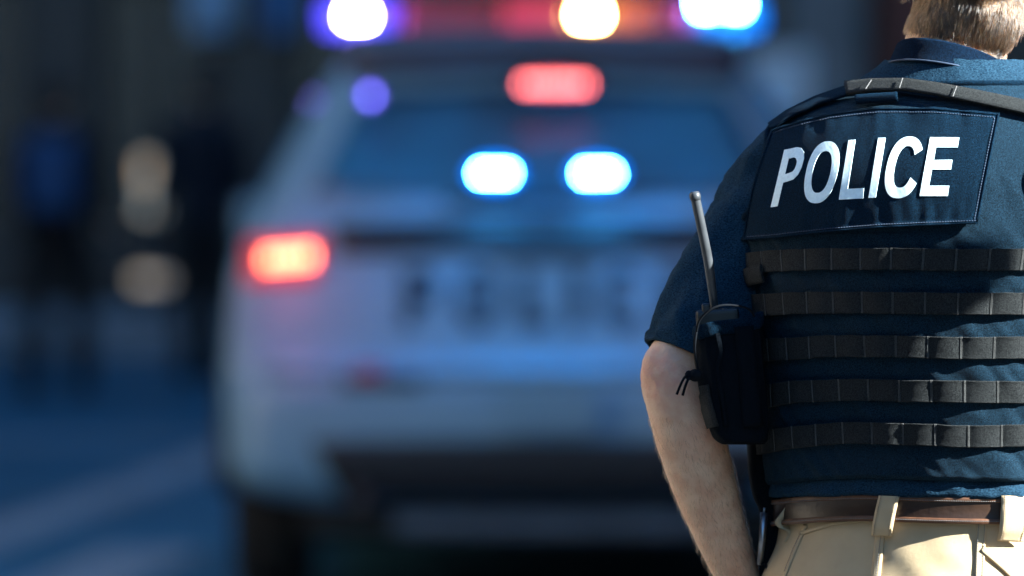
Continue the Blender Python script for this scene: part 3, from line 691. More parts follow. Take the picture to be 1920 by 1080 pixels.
def hair_material(name, dark, light, rough=0.28):
    m = bpy.data.materials.new(name); m.use_nodes = True; nt = m.node_tree; nt.nodes.remove(nt.nodes['Principled BSDF'])
    h = nt.nodes.new('ShaderNodeBsdfHairPrincipled'); h.parametrization = 'COLOR'
    hi = nt.nodes.new('ShaderNodeHairInfo'); mx = nt.nodes.new('ShaderNodeMix'); mx.data_type = 'RGBA'
    mx.inputs[6].default_value = (*dark, 1); mx.inputs[7].default_value = (*light, 1)
    nt.links.new(hi.outputs['Random'], mx.inputs[0]); nt.links.new(mx.outputs[2], h.inputs['Color'])
    h.inputs['Roughness'].default_value = rough; h.inputs['Radial Roughness'].default_value = 0.4
    nt.links.new(h.outputs[0], nt.nodes['Material Output'].inputs[0]); return m
def strands(name, curves, r0, r1, m, parent):
    hc = bpy.data.hair_curves.new(name); hc.add_curves([len(c) for c in curves])
    pts = np.array([p for c in curves for p in c], dtype=np.float32).ravel(); hc.attributes['position'].data.foreach_set('vector', pts)
    ra = hc.attributes.get('radius') or hc.attributes.new('radius', 'FLOAT', 'POINT')
    ra.data.foreach_set('value', np.array([r0 + (r1 - r0) * (i / (len(c) - 1)) ** 1.5 for c in curves for i in range(len(c))], dtype=np.float32))
    hc.materials.append(m); o = bpy.data.objects.new(name, hc); COL.objects.link(o); adopt(o, parent); return o

off_root = empty('person', (X_(1735), D0, 0.004), label='police officer seen from behind in navy vest and khaki trousers, hand at hip', cat='person')
PR = off_root

# --- body: head, neck, trunk, limbs in one surface
g = Geo()
HC = Vector((X_(1832), D0 + .080, Z_(-72))); HR = rotm(R(-4), R(5), R(2))
head_geo(g, HC, HR, 1.0); g.ball(HC + HR @ Vector((0, -.030, -.062)), (.058, .056, .058), 18)
g.tube([surf(0, z, 0) .lerp(surf(math.pi, z, 0), .5) for z in (1.52, 1.58, 1.62)] + [HC + HR @ Vector((0, -.03, -.04))], [.085, .064, .060, .060], 18)
for (z0, z1) in ((.80, 1.56),):
    zs = np.linspace(z0, z1, 40); v = [surf(2 * math.pi * i / 48, z, -.012) for z in zs for i in range(48)]
    g.add(v, grid_faces(48, 40, True) + [tuple(range(48))[::-1], tuple(39 * 48 + k for k in range(48))])
ELB = P(1264, 712, 8.005); WRL = P(1386, 1092, 8.07); SHL = P(1490, 350, 8.115)
limb(g, [(SHL, .050), (SHL.lerp(ELB, .5), .046), (SHL.lerp(ELB, .85), .042), (P(1262, 700, 8.005), .0385), (P(1284, 780, 8.01), .0415), (P(1303, 850, 8.02), .0408), (P(1326, 925, 8.035), .0372), (P(1354, 1005, 8.05), .0318), (P(1383, 1080, 8.07), .0265), (P(1392, 1105, 8.075), .0260)], n=60, seg=24)
g.ball(P(1236, 694, 7.995), (.022, .022, .026), 14)      # point of the elbow
g.ball(P(1229, 722, 7.998), (.014, .018, .020), 12)
for vl in ([(1300, 800, .0435), (1318, 860, .043), (1326, 920, .040), (1350, 985, .0345), (1368, 1050, .029)], [(1335, 830, .041), (1342, 900, .038), (1362, 960, .034)]):
    g.tube([P(x, y, 8.0 + (y - 712) * .0002 - r * .93) for x, y, r in vl], .0034, 8)      # veins
hand_geo(g, P(1390, 1100, 8.075), P(1450, 1220, 8.10) - P(1390, 1100, 8.075), Vector((.3, 1, .1)), .45)
SHR = loc(.205, .03, 1.47, 1750); ELR = loc(.275, .10, 1.19, 1750); WRR = loc(.20, .30, 1.07, 1750)
limb(g, [(SHR, .062), (SHR.lerp(ELR, .5), .052), (ELR, .042), (ELR.lerp(WRR, .3), .043), (WRR, .027)], n=40, seg=20)
hand_geo(g, WRR, WRR - ELR, loc(-1, 0, 0) - loc(0, 0, 0), .5)
LEG = {}
for k in (-1, 1):
    hip, knee, ank = loc(k * .092, 0, .90, 1722), loc(k * .115, .025, .50, 1722), loc(k * .135, -.01, .10, 1722); LEG[k] = (hip, knee, ank)
    limb(g, [(hip, .09), (hip.lerp(knee, .5), .078), (knee, .058), (knee.lerp(ank, .35), .060), (ank, .040)], n=40, seg=18)
    g.tube([ank, ank + (loc(0, .08, -.05) - loc(0, 0, 0)), ank + (loc(0, .15, -.065) - loc(0, 0, 0))], [.04, .035, .028], 12)
body_me = remesh(g, .0045, 6)
ec = P(1240, 700, 7.97)
def skin_relief(p):
    d = (p - ec).length; e = SH(.075, .02, d)
    return e * (.0016 * nz(p.x * 60 + p.z * 40, p.z * 150, p.y * 40) + .0010 * nz(p.x * 150, p.z * 150, p.y * 150)) + .0007 * nz(p.x * 60, p.z * 60, p.y * 60)
displace(body_me, skin_relief)
M['skin_o'] = M['skin'].copy(); blush(M['skin_o'], ec, .06, (0.62, 0.20, 0.15)); blush(M['skin_o'], P(1345, 800, 7.98), .06, (0.58, 0.24, 0.16))
skin_o = from_mesh('body', body_me, M['skin_o'], PR)
eyes(PR, HC, HR)

# --- hair: a close cap with single strands over it
def scalp(d):
    """point on the skull for a direction d in head axes"""
    e = Vector((d.x / .0775, d.y / .098, d.z / .100)); return Vector((0, -.012, .025)) + d / e.length
caps = Geo(); cv_ = []; NU, NV = 40, 22
def hairline(az):
    """lowest polar angle (from the crown) the hair reaches, az = 0 at the face"""
    b = abs(az) / math.pi                        # 0 front, 1 nape
    return R(48) + R(72) * SH(.18, .50, b) + R(26) * SH(.60, 1, b)
for j in range(NV):
    for i in range(NU):
        az = 2 * math.pi * i / NU - math.pi; po = hairline(az) * (j + .02) / (NV - 1) * .97
        d = Vector((math.sin(po) * math.sin(az), math.sin(po) * math.cos(az), math.cos(po))); p = scalp(d)
        cv_.append(HC + HR @ (p + d * (.006 * (1 - SH(.8, 1, j / (NV - 1))) + .0012)))
M['hairbase'] = mat('brown_hair_base', (0.025, 0.013, 0.007), 0.6, n_scale=160, n_amt=0.6, bump=0.8, b_scale=300)
hair_o = mk('hair', cv_, grid_faces(NU, NV, True), M['hairbase'], PR)
cur = []
for k in range(16000):
    az = random.uniform(-math.pi, math.pi); hl = hairline(az); cmin = math.cos(hl * random.uniform(.97, 1.03))
    po = math.acos(random.uniform(max(-1, cmin), 1))
    d = Vector((math.sin(po) * math.sin(az), math.sin(po) * math.cos(az), math.cos(po)))
    edge = SH(0, R(40), hl - po)                 # 0 at the hairline, 1 well inside
    L_ = (.014 + .036 * edge) * random.uniform(.7, 1.2)
    p = scalp(d); n = Vector((d.x / .0775 ** 2, d.y / .098 ** 2, d.z / .1 ** 2)).normalized()
    dn = Vector((0, 0, -1)) - n * (-n.z); dn = dn.normalized() if dn.length > .05 else Vector((0, -1, 0))
    sw = n.cross(dn) * (.5 * nz(az * 2.2, po * 3) + .55 * nz(p.x * 30, p.z * 30, p.y * 30) + random.uniform(-.22, .22) - .30)
    t = (dn + sw).normalized(); lift = random.uniform(.001, .008) + .009 * edge * (nz(p.x * 45, p.y * 45, p.z * 45) + .5); pts = []
    for i in range(6):
        q = i / 5; pp = p + t * L_ * q; dd = (pp - Vector((0, -.012, .025))).normalized(); base = scalp(dd)
        keep = max(0, (pp - base).dot(dd)) if po > R(95) else 0      # the nape strands hang free
        pts.append(HC + HR @ (base + dd * (keep * .55 + .001 + lift * math.sin(min(1, q * 1.2) * 2.0))))
    cur.append(pts)
M['hairs'] = hair_material('brown_blond_hair', (0.012, 0.006, 0.0025), (0.085, 0.043, 0.018))

# short hair running down the nape
bvs = BVHTree.FromPolygons([v.co for v in body_me.vertices], [tuple(p.vertices) for p in body_me.polygons])
nape = []
YB = lambda x: float(np.interp(x, [1690, 1740, 1790, 1830, 1870, 1905, 1940], [52, 60, 66, 84, 108, 124, 115]))
npv = []; NXg, NYg = 60, 26; last_ = Vector((0, 7.93, 1.6))
for j in range(NYg):
    for i in range(NXg):
        x = 1682 + 262 * i / (NXg - 1); y0_, y1_ = -100, YB(x) - 7 + 5 * nz(x * .09, 1.5); y = y0_ + (y1_ - y0_) * j / (NYg - 1)
        d = (P(x, y, 8) - Vector((0, 0, CAM_H))).normalized(); h = bvs.ray_cast(Vector((0, 0, CAM_H)), d)
        if h[0] is None or h[0].y > 8.2: h = bvs.find_nearest(P(x, y, 8.0))
        npv.append(h[0] + h[1] * (.0022 * SH(1, .8, j / (NYg - 1)) - .0006 + .0009 * nz(x * .11, y * .03, 4)))
mk('hair_base', npv, grid_faces(NXg, NYg), M['hairbase'], hair_o)
for k in range(9000):
    x = random.uniform(1690, 1935); yb = float(np.interp(x, [1690, 1740, 1790, 1830, 1870, 1905, 1940], [52, 60, 66, 84, 108, 124, 115])); y = yb - 130 * random.random() ** 1.1 + random.gauss(0, 3)
    d = (P(x, y, 8) - Vector((0, 0, CAM_H))).normalized(); h = bvs.ray_cast(Vector((0, 0, CAM_H)), d)
    if h[0] is None or h[0].z < 1.585: continue
    n = h[1]; dn = Vector((0, 0, -1)) - n * (-n.z); dn.normalize(); side = n.cross(dn); lay = .0010 + .0012 * SH(4, 25, yb - y)
    t = (dn + side * (.4 * nz(h[0].x * 40, h[0].z * 40, 2) + random.uniform(-.2, .2) - .25)).normalized(); L_ = random.uniform(.009, .024) * (.45 + .55 * SH(0, 40, yb - y)); up = random.uniform(.0005, .003)
    nape.append([h[0] + t * L_ * q + n * (lay + up * math.sin(q * 1.9)) for q in (0, .25, .5, .75, 1)])
strands('hair_strands', cur + nape, .00050, .00014, M['hairs'], hair_o)
# fine hairs on the forearm
fb = []; bvs_ = BVHTree.FromPolygons([v.co for v in body_me.vertices], [tuple(p.vertices) for p in body_me.polygons])
for k in range(2200):
    t = random.random(); c = P(1284, 780, 8.0).lerp(WRL, t); a = random.uniform(0, 6.283)
    o_ = c + Vector((math.cos(a), math.sin(a), 0)) * .08; h = bvs.ray_cast(o_, (c - o_).normalized())
    if h[0] is None: continue
    dn = (WRL - ELB).normalized(); q = (dn * 1.0 + h[1] * .22 + Vector((random.uniform(-.4, .4), random.uniform(-.4, .4), random.uniform(-.4, .4)))).normalized(); L_ = random.uniform(.004, .010)
    fb.append([h[0], h[0] + (q * .6 + h[1] * .4) * L_ * .5, h[0] + q * L_])
M['armhair'] = hair_material('fine_arm_hair', (0.06, 0.03, 0.015), (0.16, 0.08, 0.035))
strands('arm_hair', fb, .00011, .00004, M['armhair'], PR)

# --- khaki trousers with seams, loops and belt
tilt = lambda th: -.017 * max(0, -math.cos(th)) ** 1.6 - .003 * max(0, math.cos(th))
g = Geo(); NT = 72; zs = np.linspace(.80, 1.101, 34)
def seat(th, z):
    b = 0
    for c in (-1, 1): b += math.exp(-((z - .915) / .085) ** 2) * math.exp(-((math.cos(th) - c * .42) / .36) ** 2)
    return .030 * b * SH(.2, -.5, math.sin(th))
v = [surf(2 * math.pi * i / NT, z, .007 + .006 * SH(1.05, .95, z) - .055 * SH(.90, .80, z) + seat(2 * math.pi * i / NT, z)) + Vector((0, 0, tilt(2 * math.pi * i / NT) * SH(.95, 1.06, z))) for z in zs for i in range(NT)]
g.add(v, grid_faces(NT, 34, True) + [tuple(range(NT))[::-1], tuple(33 * NT + k for k in range(NT))])
for k in (-1, 1):
    hip, knee, ank = LEG[k]
    limb(g, [(hip, .104), (hip.lerp(knee, .5), .094), (knee, .080), (knee.lerp(ank, .5), .076), (ank, .072)], n=50, seg=22)
tm = remesh(g, .006, 4)
def tr_w(p):
    a = nz(p.x * 9 + p.z * 14, p.z * 9 - p.x * 8, p.y * 6) * .0055 * SH(1.06, .98, p.z) + nz(p.x * 26 + p.z * 12, p.z * 34, p.y * 20) * .0020
    return a + (nz(p.x * 14, p.z * 22, p.y * 14 + 9) * .006 * SH(.9, .6, p.z))
displace(tm, tr_w)
trs = from_mesh('trousers', tm, M['khaki'], PR); TB = bvh_of(trs)
VIEW = Vector((0, 0, CAM_H))
def cast(bv, x, y, off=0.0, dflt=7.9):
    d = (P(x, y, 8) - VIEW).normalized(); h = bv.ray_cast(VIEW, d)
    if h[0] is None: h = bv.find_nearest(P(x, y, dflt))
    n = h[1] if h[1].dot(d) < 0 else -h[1]
    return h[0] + n * off, n
def ribbon(name, bv, line, w, thick, m, parent, off=0.0, n=24, cross=4, dome=0.0):
    """a strip of cloth of pixel width w laid along a pixel line on a surface"""
    pts = []; nr = []; L_ = [lerp_poly(line, i / (n - 1)) for i in range(n)]
    for i in range(n):
        t = L_[min(i + 1, n - 1)] - L_[max(i - 1, 0)]; t = t / (np.linalg.norm(t) + 1e-9); s_ = np.array((-t[1], t[0])); ww = w if not callable(w) else w(i / (n - 1))
        for k in range(cross):
            e = k / (cross - 1) * 2 - 1; q = L_[i] + s_ * e * ww * .5; p, nn_ = cast(bv, q[0], q[1], off + dome * (1 - e * e)); pts.append(p); nr.append(nn_)
    o = slab(name, pts, cross, n, nr, thick, m, parent)
    bm = bmesh.new(); bm.from_mesh(o.data); bmesh.ops.recalc_face_normals(bm, faces=bm.faces); bm.to_mesh(o.data); bm.free()
    return o
def stitches(name, bv, lines, m, parent, off=.001, step=5.0, ln=3.0, r=.00045):
    g = Geo()
    for line in lines:
        tot = sum(math.dist(a, b) for a, b in zip(line, line[1:])); k = 0.0
        while k < tot - ln:
            a = lerp_poly(line, k / tot); b = lerp_poly(line, (k + ln) / tot); p, n1 = cast(bv, a[0], a[1], off); q, n2 = cast(bv, b[0], b[1], off); g.tube([p, (p + q) / 2 + n1 * r, q], r, 5); k += step
    o = g.build(name, m, parent); o['kind'] = 'stuff'; return o
ribbon('back_seam', TB, [(1654, 985), (1648, 1040), (1640, 1110), (1634, 1200)], 17, .0022, M['khaki'], trs, .001, 30)
ribbon('pocket_edge', TB, [(1842, 974), (1838, 1040), (1836, 1120)], 18, .0026, M['khaki'], trs, .001)
ribbon('yoke_seam', TB, [(1842, 1030), (1880, 1062), (1930, 1110)], 12, .003, M['khaki'], trs, .002)
ribbon('side_seam', TB, [(1512, 985), (1492, 1030), (1468, 1090)], 7, .002, M['khaki'], trs, .0005)
ribbon('waistband_edge', TB, [(1500, 1003), (1560, 983), (1640, 975), (1720, 974), (1842, 978)], 6, .002, M['khaki'], trs, .001, 40)
stitches('stitching', TB, [[(1656, 990), (1650, 1040), (1642, 1110)], [(1836, 978), (1832, 1040), (1830, 1100)], [(1847, 978), (1844, 1040), (1842, 1100)], [(1505, 1002), (1492, 1028), (1474, 1075)]], M['thread'], trs, .0026)
# belt
bz0 = 1.0815; NB = 160
def belt_row(z, off): return [surf(-1.5 * math.pi + 2 * math.pi * i / NB, z, off) + Vector((0, 0, tilt(-1.5 * math.pi + 2 * math.pi * i / NB))) for i in range(NB)]
prof = [(-.0152, .0115), (-.0156, .015), (-.013, .0172), (-.009, .0158), (0, .0166), (.009, .0158), (.013, .0172), (.0156, .015), (.0152, .0115)]
belt = mk('belt', [p for dz, of in prof for p in belt_row(bz0 + dz, of)], grid_faces(NB, len(prof), True), M['leather'], PR)
for dz in (-.0125, .0125):
    r_ = belt_row(bz0 + dz, .0172); mk('belt_edge', [p for z_ in ((-.0032, .0), (-.0022, .0013), (.0022, .0013), (.0032, 0)) for p in belt_row(bz0 + dz + z_[0], .0168 + z_[1])], grid_faces(NB, 4, True), M['tan_leather'], belt)
    gs = Geo()
    for sgn in (-1, 1):
        for i in range(260):
            ta, tb = [-math.pi + (i + e) * math.pi * 1.25 / 260 for e in (0, .6)]; zz = bz0 + dz + sgn * .0008 - math.copysign(.001, dz)
            gs.tube([surf(t, zz, .0183) + Vector((0, 0, tilt(t))) for t in (ta, tb)], .00042, 5)
        if sgn < 0: break
    gs.build('stitching', M['thread'], belt)['kind'] = 'stuff'
BB = bvh_of(belt)
# belt loops: cloth bands standing off the belt
def loop(px_line, w, bulge, name='belt_loop'):
    pts = []; nr = []; n = 20
    for i in range(n):
        t = i / (n - 1); q = lerp_poly(px_line, t)
        for k in range(5):
            e = k / 4 * 2 - 1; p, nn_ = cast(BB, q[0] + e * w * .5, min(max(q[1] + e * 0, 940), 962), 0)
            hz = P(q[0] + e * w * .5, q[1] + e * w * .02, p.y); lift = .0035 + bulge * math.sin(math.pi * t)
            if t > .8: lift *= (1 - t) / .2 * .8 + .2
            pts.append(Vector((p.x, p.y, hz.z)) + Vector((nn_.x, nn_.y, 0)).normalized() * lift); nr.append(nn_)
    gs = Geo()
    for c in (.5, 3.5):
        col_ = [pts[i * 5 + int(c)].lerp(pts[i * 5 + int(c) + 1], .5) + nr[i * 5 + 2] * .0011 for i in range(n)]
        for i in range(0, n - 1): gs.tube([col_[i], col_[i].lerp(col_[i + 1], .65)], .00045, 5)
    gs.build('stitching', M['thread_k'], trs)['kind'] = 'stuff'
    return slab(name, pts, 5, n, nr, .0015, M['khaki'], trs)
loop([(1670, 930), (1666, 950), (1658, 990), (1654, 1006)], 38, .0015)
loop([(1902, 930), (1900, 960), (1897, 1000), (1895, 1016)], 50, .004)
g = Geo(); kk = [(1492, 938, .0), (1486, 952, .006), (1476, 966, .012), (1468, 978, .014), (1474, 988, .010), (1488, 994, .008), (1492, 1002, .006), (1484, 1016, .004)]
pts = []; nr = []
for (x, y, l) in kk:
    for k in range(4):
        p = P(x + (k - 1.5) * 9, y - (k - 1.5) * 1, 7.985 - l * .3 + .004 * k); pts.append(p); nr.append(Vector((-.5, -.8, .1)).normalized())
S_ = np.array([[c for q in pts[i * 4:i * 4 + 4] for c in q] for i in range(len(kk))]); S_ = spline(S_, 28)
pts = [Vector(r[3 * k:3 * k + 3]) for r in S_ for k in range(4)]
slab('belt_loop', pts, 4, 28, [Vector((-.5, -.8, .1)).normalized()] * len(pts), .003, M['khaki'], trs)
for k in (-1, 1):
    hip, knee, ank = LEG[k]; f = lambda u_, f_, z_: ank + (loc(u_, f_, z_) - loc(0, 0, 0)); fl = loc(1, 0, 0) - loc(0, 0, 0)
    g = Geo(); g.tube([f(0, -.02, .10), f(0, -.02, .0), f(0, -.01, -.04)], [.058, .056, .055], 16); g.tube([f(0, -.07, -.055), f(0, .02, -.05), f(0, .12, -.06), f(0, .20, -.07)], [(.045, .04), (.05, .05), (.05, .04), (.04, .024)], 16, True, fl); g.ball(f(0, -.06, -.055), .042)
    bm_ = remesh(g, .008, 3); bt = from_mesh('boot', bm_, M['boot'], PR)
    Geo().box(f(0, .05, -.098), (.10, .30, .018), .006, Matrix.Rotation(-YAW, 3, 'Z')).build('sole', M['rubber'], bt, False)

# --- shirt: trunk, sleeves, collar
zs = np.linspace(1.0950, 1.600, 110); NS = 200; v = []
def shirt_off(th, z):
    w = nz(th * 5, z * 22, 5) * .004 * SH(1.5, 1.2, z); hem = .014 * SH(1.14, 1.10, z); crease = .0035 * nz(th * 16 + z * 30, z * 46, 2) * SH(1.16, 1.10, z)
    return .006 + hem + w + crease + .004 * SH(1.50, 1.55, z)
for z in zs:
    for i in range(NS):
        th = 2 * math.pi * i / NS; v.append(surf(th, z, shirt_off(th, z)) + Vector((0, 0, tilt(th) * .7 * SH(1.2, 1.09, z) + .002 * nz(th * 4, 3, 1))))
v2 = [surf(2 * math.pi * i / NS, 1.101, .010) + Vector((0, 0, tilt(2 * math.pi * i / NS) * .7)) for i in range(NS)]
shirt = mk('shirt', v2 + v, grid_faces(NS, len(zs) + 1, True), M['shirt'], PR)
def sleeve(keys, hem_dir):
    rws = [list(p) + [r] for p, r in keys]; S = spline(rws, 70); g = Geo(); n = len(S); seg = 56; rowsv = []
    pn = Vector((0, -1, 0))
    for i, r in enumerate(S):
        t = Vector(S[min(i + 1, n - 1)][:3] - S[max(i - 1, 0)][:3]).normalized(); nx = (pn - t * pn.dot(t)).normalized(); ny = t.cross(nx); u = i / (n - 1)
        for k in range(seg):
            a = 2 * math.pi * k / seg; q = Vector(r[:3])
            w = (.006 + .004 * SH(.6, .2, u)) * nz(math.cos(a) * 2.2 + u * 4, math.sin(a) * 2.2 - u * 3, u * 3) + .0045 * nz(math.cos(a + u) * 5, math.sin(a + u) * 5, u * 5) + .0015 * nz(math.cos(a) * 9, math.sin(a) * 9, u * 22)
            for rib in (.36, .42, .60, .66, .86, .92): w -= .0020 * math.exp(-((u - rib) / .007) ** 2)
            rr = r[3] + w * (1 - .3 * SH(.9, 1, u)); rowsv.append(q + nx * rr * math.cos(a) + ny * rr * math.sin(a))
    for k in range(seg): rowsv.append(rowsv[(n - 1) * seg + k].lerp(Vector(S[-1][:3]), .055))
    for k in range(seg): rowsv.append(rowsv[(n - 6) * seg + k].lerp(Vector(S[-6][:3]), .06))
    o = mk('sleeve', rowsv, grid_faces(seg, n + 2, True), M['shirt'], shirt); return o
sleeve([(P(1560, 305, 8.06), .064), (P(1516, 325, 8.08), .070), (P(1463, 392, 8.085), .073), (P(1405, 480, 8.075), .071), (P(1350, 575, 8.05), .068), (P(1313, 652, 8.03), .064), (P(1298, 682, 8.025), .0615)], None)
sleeve([(loc(.14, .03, 1.488, 1750), .060), (SHR + Vector((0, 0, .005)), .070), (SHR.lerp(ELR, .3), .072), (SHR.lerp(ELR, .6), .069), (SHR.lerp(ELR, .92), .066)], None)
# collar: stand and folded leaf with a raised edge
def collar_row(z, r, lean=0.0, n=64, drop=.018):
    o = []
    for i in range(n):
        th = -math.pi / 2 + 2 * math.pi * i / n; fr = (1 + math.sin(th)) / 2       # 0 at the back, 1 in front
        c, a, b, l = ring(1.60); u, f = (.066 + r) * math.cos(th), (.068 + r) * math.sin(th)
        o.append(Vector((X_(c + 2) + u * CP + f * SP, D0 + l - u * SP + f * CP, z - drop * fr * 2.6 - .008 * math.cos(th))))
    return o
cz = [(1.583, .010), (1.600, .0035), (1.615, -.001), (1.6225, -.001), (1.6245, .0005), (1.6225, .0035), (1.615, .0065), (1.606, .0105), (1.599, .0155), (1.597, .0160), (1.597, .0125)]
coll = mk('collar', [p for z, r in cz for p in collar_row(z, r)], grid_faces(64, len(cz), True), M['collar'], shirt)
pts = collar_row(1.5985, .0162); Geo().tube(pts + pts[:1], .0011, 8, False).build('collar_edge', M['thread_n'], shirt)

# --- vest carrier
VO = .024
def fold(th, z):
    """cloth relief of the vest: bulges between the webbing rows, slanting pulls, soft dents"""
    s = th * .19
    d = .0035 * nz(s * 9, z * 9, 1) + .0010 * nz(s * 26, z * 20, 4)
    diag = nz((s * .75 + z * .66) * 42, (s * -.66 + z * .75) * 9, 7); d += .0038 * max(0, abs(diag) * 1.7 - .15) * (1 if z < 1.40 else .5) * SH(1.52, 1.44, z)
    gap = (z - 1.3694) / .0503; d += .0010 * math.cos(2 * math.pi * (gap - .5)) * SH(1.40, 1.385, z) * SH(1.12, 1.14, z)
    return d
def vest_pt(th, z, extra=0.0):
    o = VO + fold(th, z) + extra - .012 * SH(1.53, 1.58, z); p = surf(th, z, o)
    p.z += tilt(th) * 1.1 * SH(1.36, 1.12, z); return p
NV_ = 300; zs = np.linspace(1.120, 1.400, 130); thl = [-1.5 * math.pi + 2 * math.pi * i / NV_ for i in range(NV_)]
v = [vest_pt(t, 1.126, -.016) for t in thl] + [vest_pt(t, 1.116, -.010) for t in thl] + [vest_pt(t, 1.1155, -.004) for t in thl] + [vest_pt(t, z) for z in zs for t in thl]
fc = grid_faces(NV_, len(zs) + 3, True)
# upper back and front between the armholes
zu = 1.399 + (1.571 - 1.399) * (1 - np.cos(np.linspace(0, math.pi, 80))) / 2
def lim(z):
    c_, h_ = 1.4625, .0635
    q = (z - c_) / h_; return R(90) - R(43) * math.sqrt(max(0, 1 - q * q)) ** .8 if abs(q) < 1 else R(90)
for mid in (-math.pi / 2, math.pi / 2):
    b = len(v); nu = 130
    for z in zu:
        l_ = lim(z)
        for i in range(nu):
            t = mid + l_ * (2 * i / (nu - 1) - 1); v.append(vest_pt(t, z))
    fc += grid_faces(nu, len(zu), False, b)
vest = mk('vest', v, fc, M['navy'], PR)
bm = bmesh.new(); bm.from_mesh(vest.data); bmesh.ops.remove_doubles(bm, verts=bm.verts, dist=.0004); bmesh.ops.recalc_face_normals(bm, faces=bm.faces); bm.to_mesh(vest.data); bm.free()
sd = vest.modifiers.new('thick', 'SOLIDIFY'); sd.thickness = .006; sd.offset = -1
VB = bvh_of(vest)
# binding round the armholes and the neck
for mid in (-math.pi / 2, math.pi / 2):
    for sg in (-1, 1):
        path = [vest_pt(mid + sg * (lim(z) - .012), z, .001) for z in zu[2:-2]]
        Geo().tube(path, .0036, 10).build('armhole_binding', M['navy2'], vest)
path = [vest_pt(2 * math.pi * i / 80, 1.5715, .0) for i in range(81)]
Geo().tube(path, .004, 10, False).build('neck_binding', M['navy2'], vest)
# webbing rows: bands tacked down every 38 mm, cloth standing up between the tacks
for row in range(5):
    z0 = 1.3694 - row * .0503; tha, arc = arc_th(z0, VO + .003); seg = .0375
    sh_ = .0275 + row * .0022; k0, k1 = int((-.33 - sh_) / seg), int((.33 - sh_) / seg); nper = 8; ss_ = [sh_ + (k0 + i / nper) * seg for i in range((k1 - k0) * nper + 1)]
    cross = [(-.0124, -.004), (-.0125, .0008), (-.0119, .0016), (-.0108, .0012), (-.004, .0015), (.004, .0015), (.0108, .0012), (.0119, .0016), (.0125, .0008), (.0124, -.004)]
    pts = []
    for dz, of in cross:
        for i, s_ in enumerate(ss_):
            t = float(np.interp(s_, arc, tha)); fr = (i % nper) / nper; sg_ = i // nper; bl_ = (.0022 + .0024 * abs(nz(sg_ * 1.7, row * 3.1, 5)) * 1.6) * (math.sin(math.pi * fr)) ** .7 * (1 + .35 * dz / .0125 * nz(sg_ * 2.3, row * 1.9, 11) * 2)
            base = VO + .0045 + .25 * fold(t, z0 + dz)
            p = surf(t, z0 + dz, base + of + (bl_ if of > 0 else 0)); p.z += .0016 * nz(s_ * 14, row * 5.0, 3) + .0006 * nz(s_ * 60, row * 5.0, 9) + tilt(t) * 1.1 * SH(1.36, 1.12, z0 + dz) - .012 * max(0, -math.cos(t)) ** 2 * (1 - row * .12); pts.append(p)
    ws = mk('webbing_strap', pts, grid_faces(len(ss_), len(cross)), M['olive'], vest)
    bm = bmesh.new(); bm.from_mesh(ws.data); bmesh.ops.recalc_face_normals(bm, faces=bm.faces); bm.to_mesh(ws.data); bm.free()
    gs = Geo()
    for i in range(0, len(ss_), nper):
        col_ = [pts[j * len(ss_) + i] for j in range(1, len(cross) - 1)]
        n = Vector((col_[3].x - X_(1738), col_[3].y - D0, 0)).normalized()
        for dx in (-.0007, .0007):
            gs.tube([p + n * .0008 + Vector((dx * n.y, -dx * n.x, 0)) for p in col_], .00045, 5)
    st_ = gs.build('stitching', M['thread_o'], vest); st_['kind'] = 'stuff'

# name panel with its raised border
TOPL = [(1447, 244), (1500, 227), (1560, 213), (1640, 203), (1750, 203), (1874, 214)]
BOTL = [(1393, 451), (1450, 447), (1550, 436), (1650, 428), (1740, 424), (1833, 420)]
LEFL = lambda t: (1.0 - t) * 0 + 12 * math.sin(math.pi * t)
def panel_px(s, t):
    a, b = lerp_poly(BOTL, s), lerp_poly(TOPL, s); q = a * (1 - t) + b * t; q[0] -= 7 * math.sin(math.pi * t) * (1 - s); return q
# smooth base without the fine folds, so that the panel hangs as one piece
gv = []; zz_ = np.linspace(1.36, 1.578, 66); thp = np.linspace(-math.pi, 0, 160)
gp_ = mk('tmp_base', [surf(t, z, VO + .0065 - .012 * SH(1.53, 1.58, z)) for z in zz_ for t in thp], grid_faces(160, 66)); PB = bvh_of(gp_); bpy.data.objects.remove(gp_, do_unlink=True)
nu, nv = 110, 60; pts = []; nr = []
def pucker(s, t):
    calm = .75 - .5 * SH(.12, .3, t) * SH(.95, .8, t)
    return (calm * (.0030 * nz(s * 9, t * 1.6, 2) + .0020 * nz(s * 22 + t * 2, t * 3, 8)) + .0045 * max(0, nz(s * 15 + .8 * t, t * 1.1, 21)) * (.8 * SH(.35, .05, t) + .12 * SH(.6, 1.0, t)) + .0025 * SH(.06, 0, t))
for j in range(nv):
    for i in range(nu):
        s_, t_ = i / (nu - 1), j / (nv - 1); q = panel_px(s_, t_); p, n = cast(PB, q[0], q[1], pucker(s_, t_)); pts.append(p); nr.append(n)
pan = slab('name_panel', pts, nu, nv, nr, .0026, M['navy2'], vest)
bm = bmesh.new(); bm.from_mesh(pan.data); bmesh.ops.recalc_face_normals(bm, faces=bm.faces); bm.to_mesh(pan.data); bm.free()
NB_ = bvh_of(pan)
for (s0, t0, s1, t1) in ((0, 0, 1, 0), (1, 0, 1, 1), (1, 1, 0, 1), (0, 1, 0, 0)):
    path = []
    for i in range(60):
        u = i / 59; q = panel_px(s0 + (s1 - s0) * u, t0 + (t1 - t0) * u); p, n = cast(NB_, q[0] + (1 - 2 * s0) * (2 if s0 == s1 else 0), q[1] + ((-2 if t0 == 0 else 2) if t0 == t1 else 0), .0004); path.append(p)
    Geo().tube(path, .0011, 8).build('panel_edge', M['navy2'], vest)
inset = lambda s, t: tuple(panel_px(s, t))
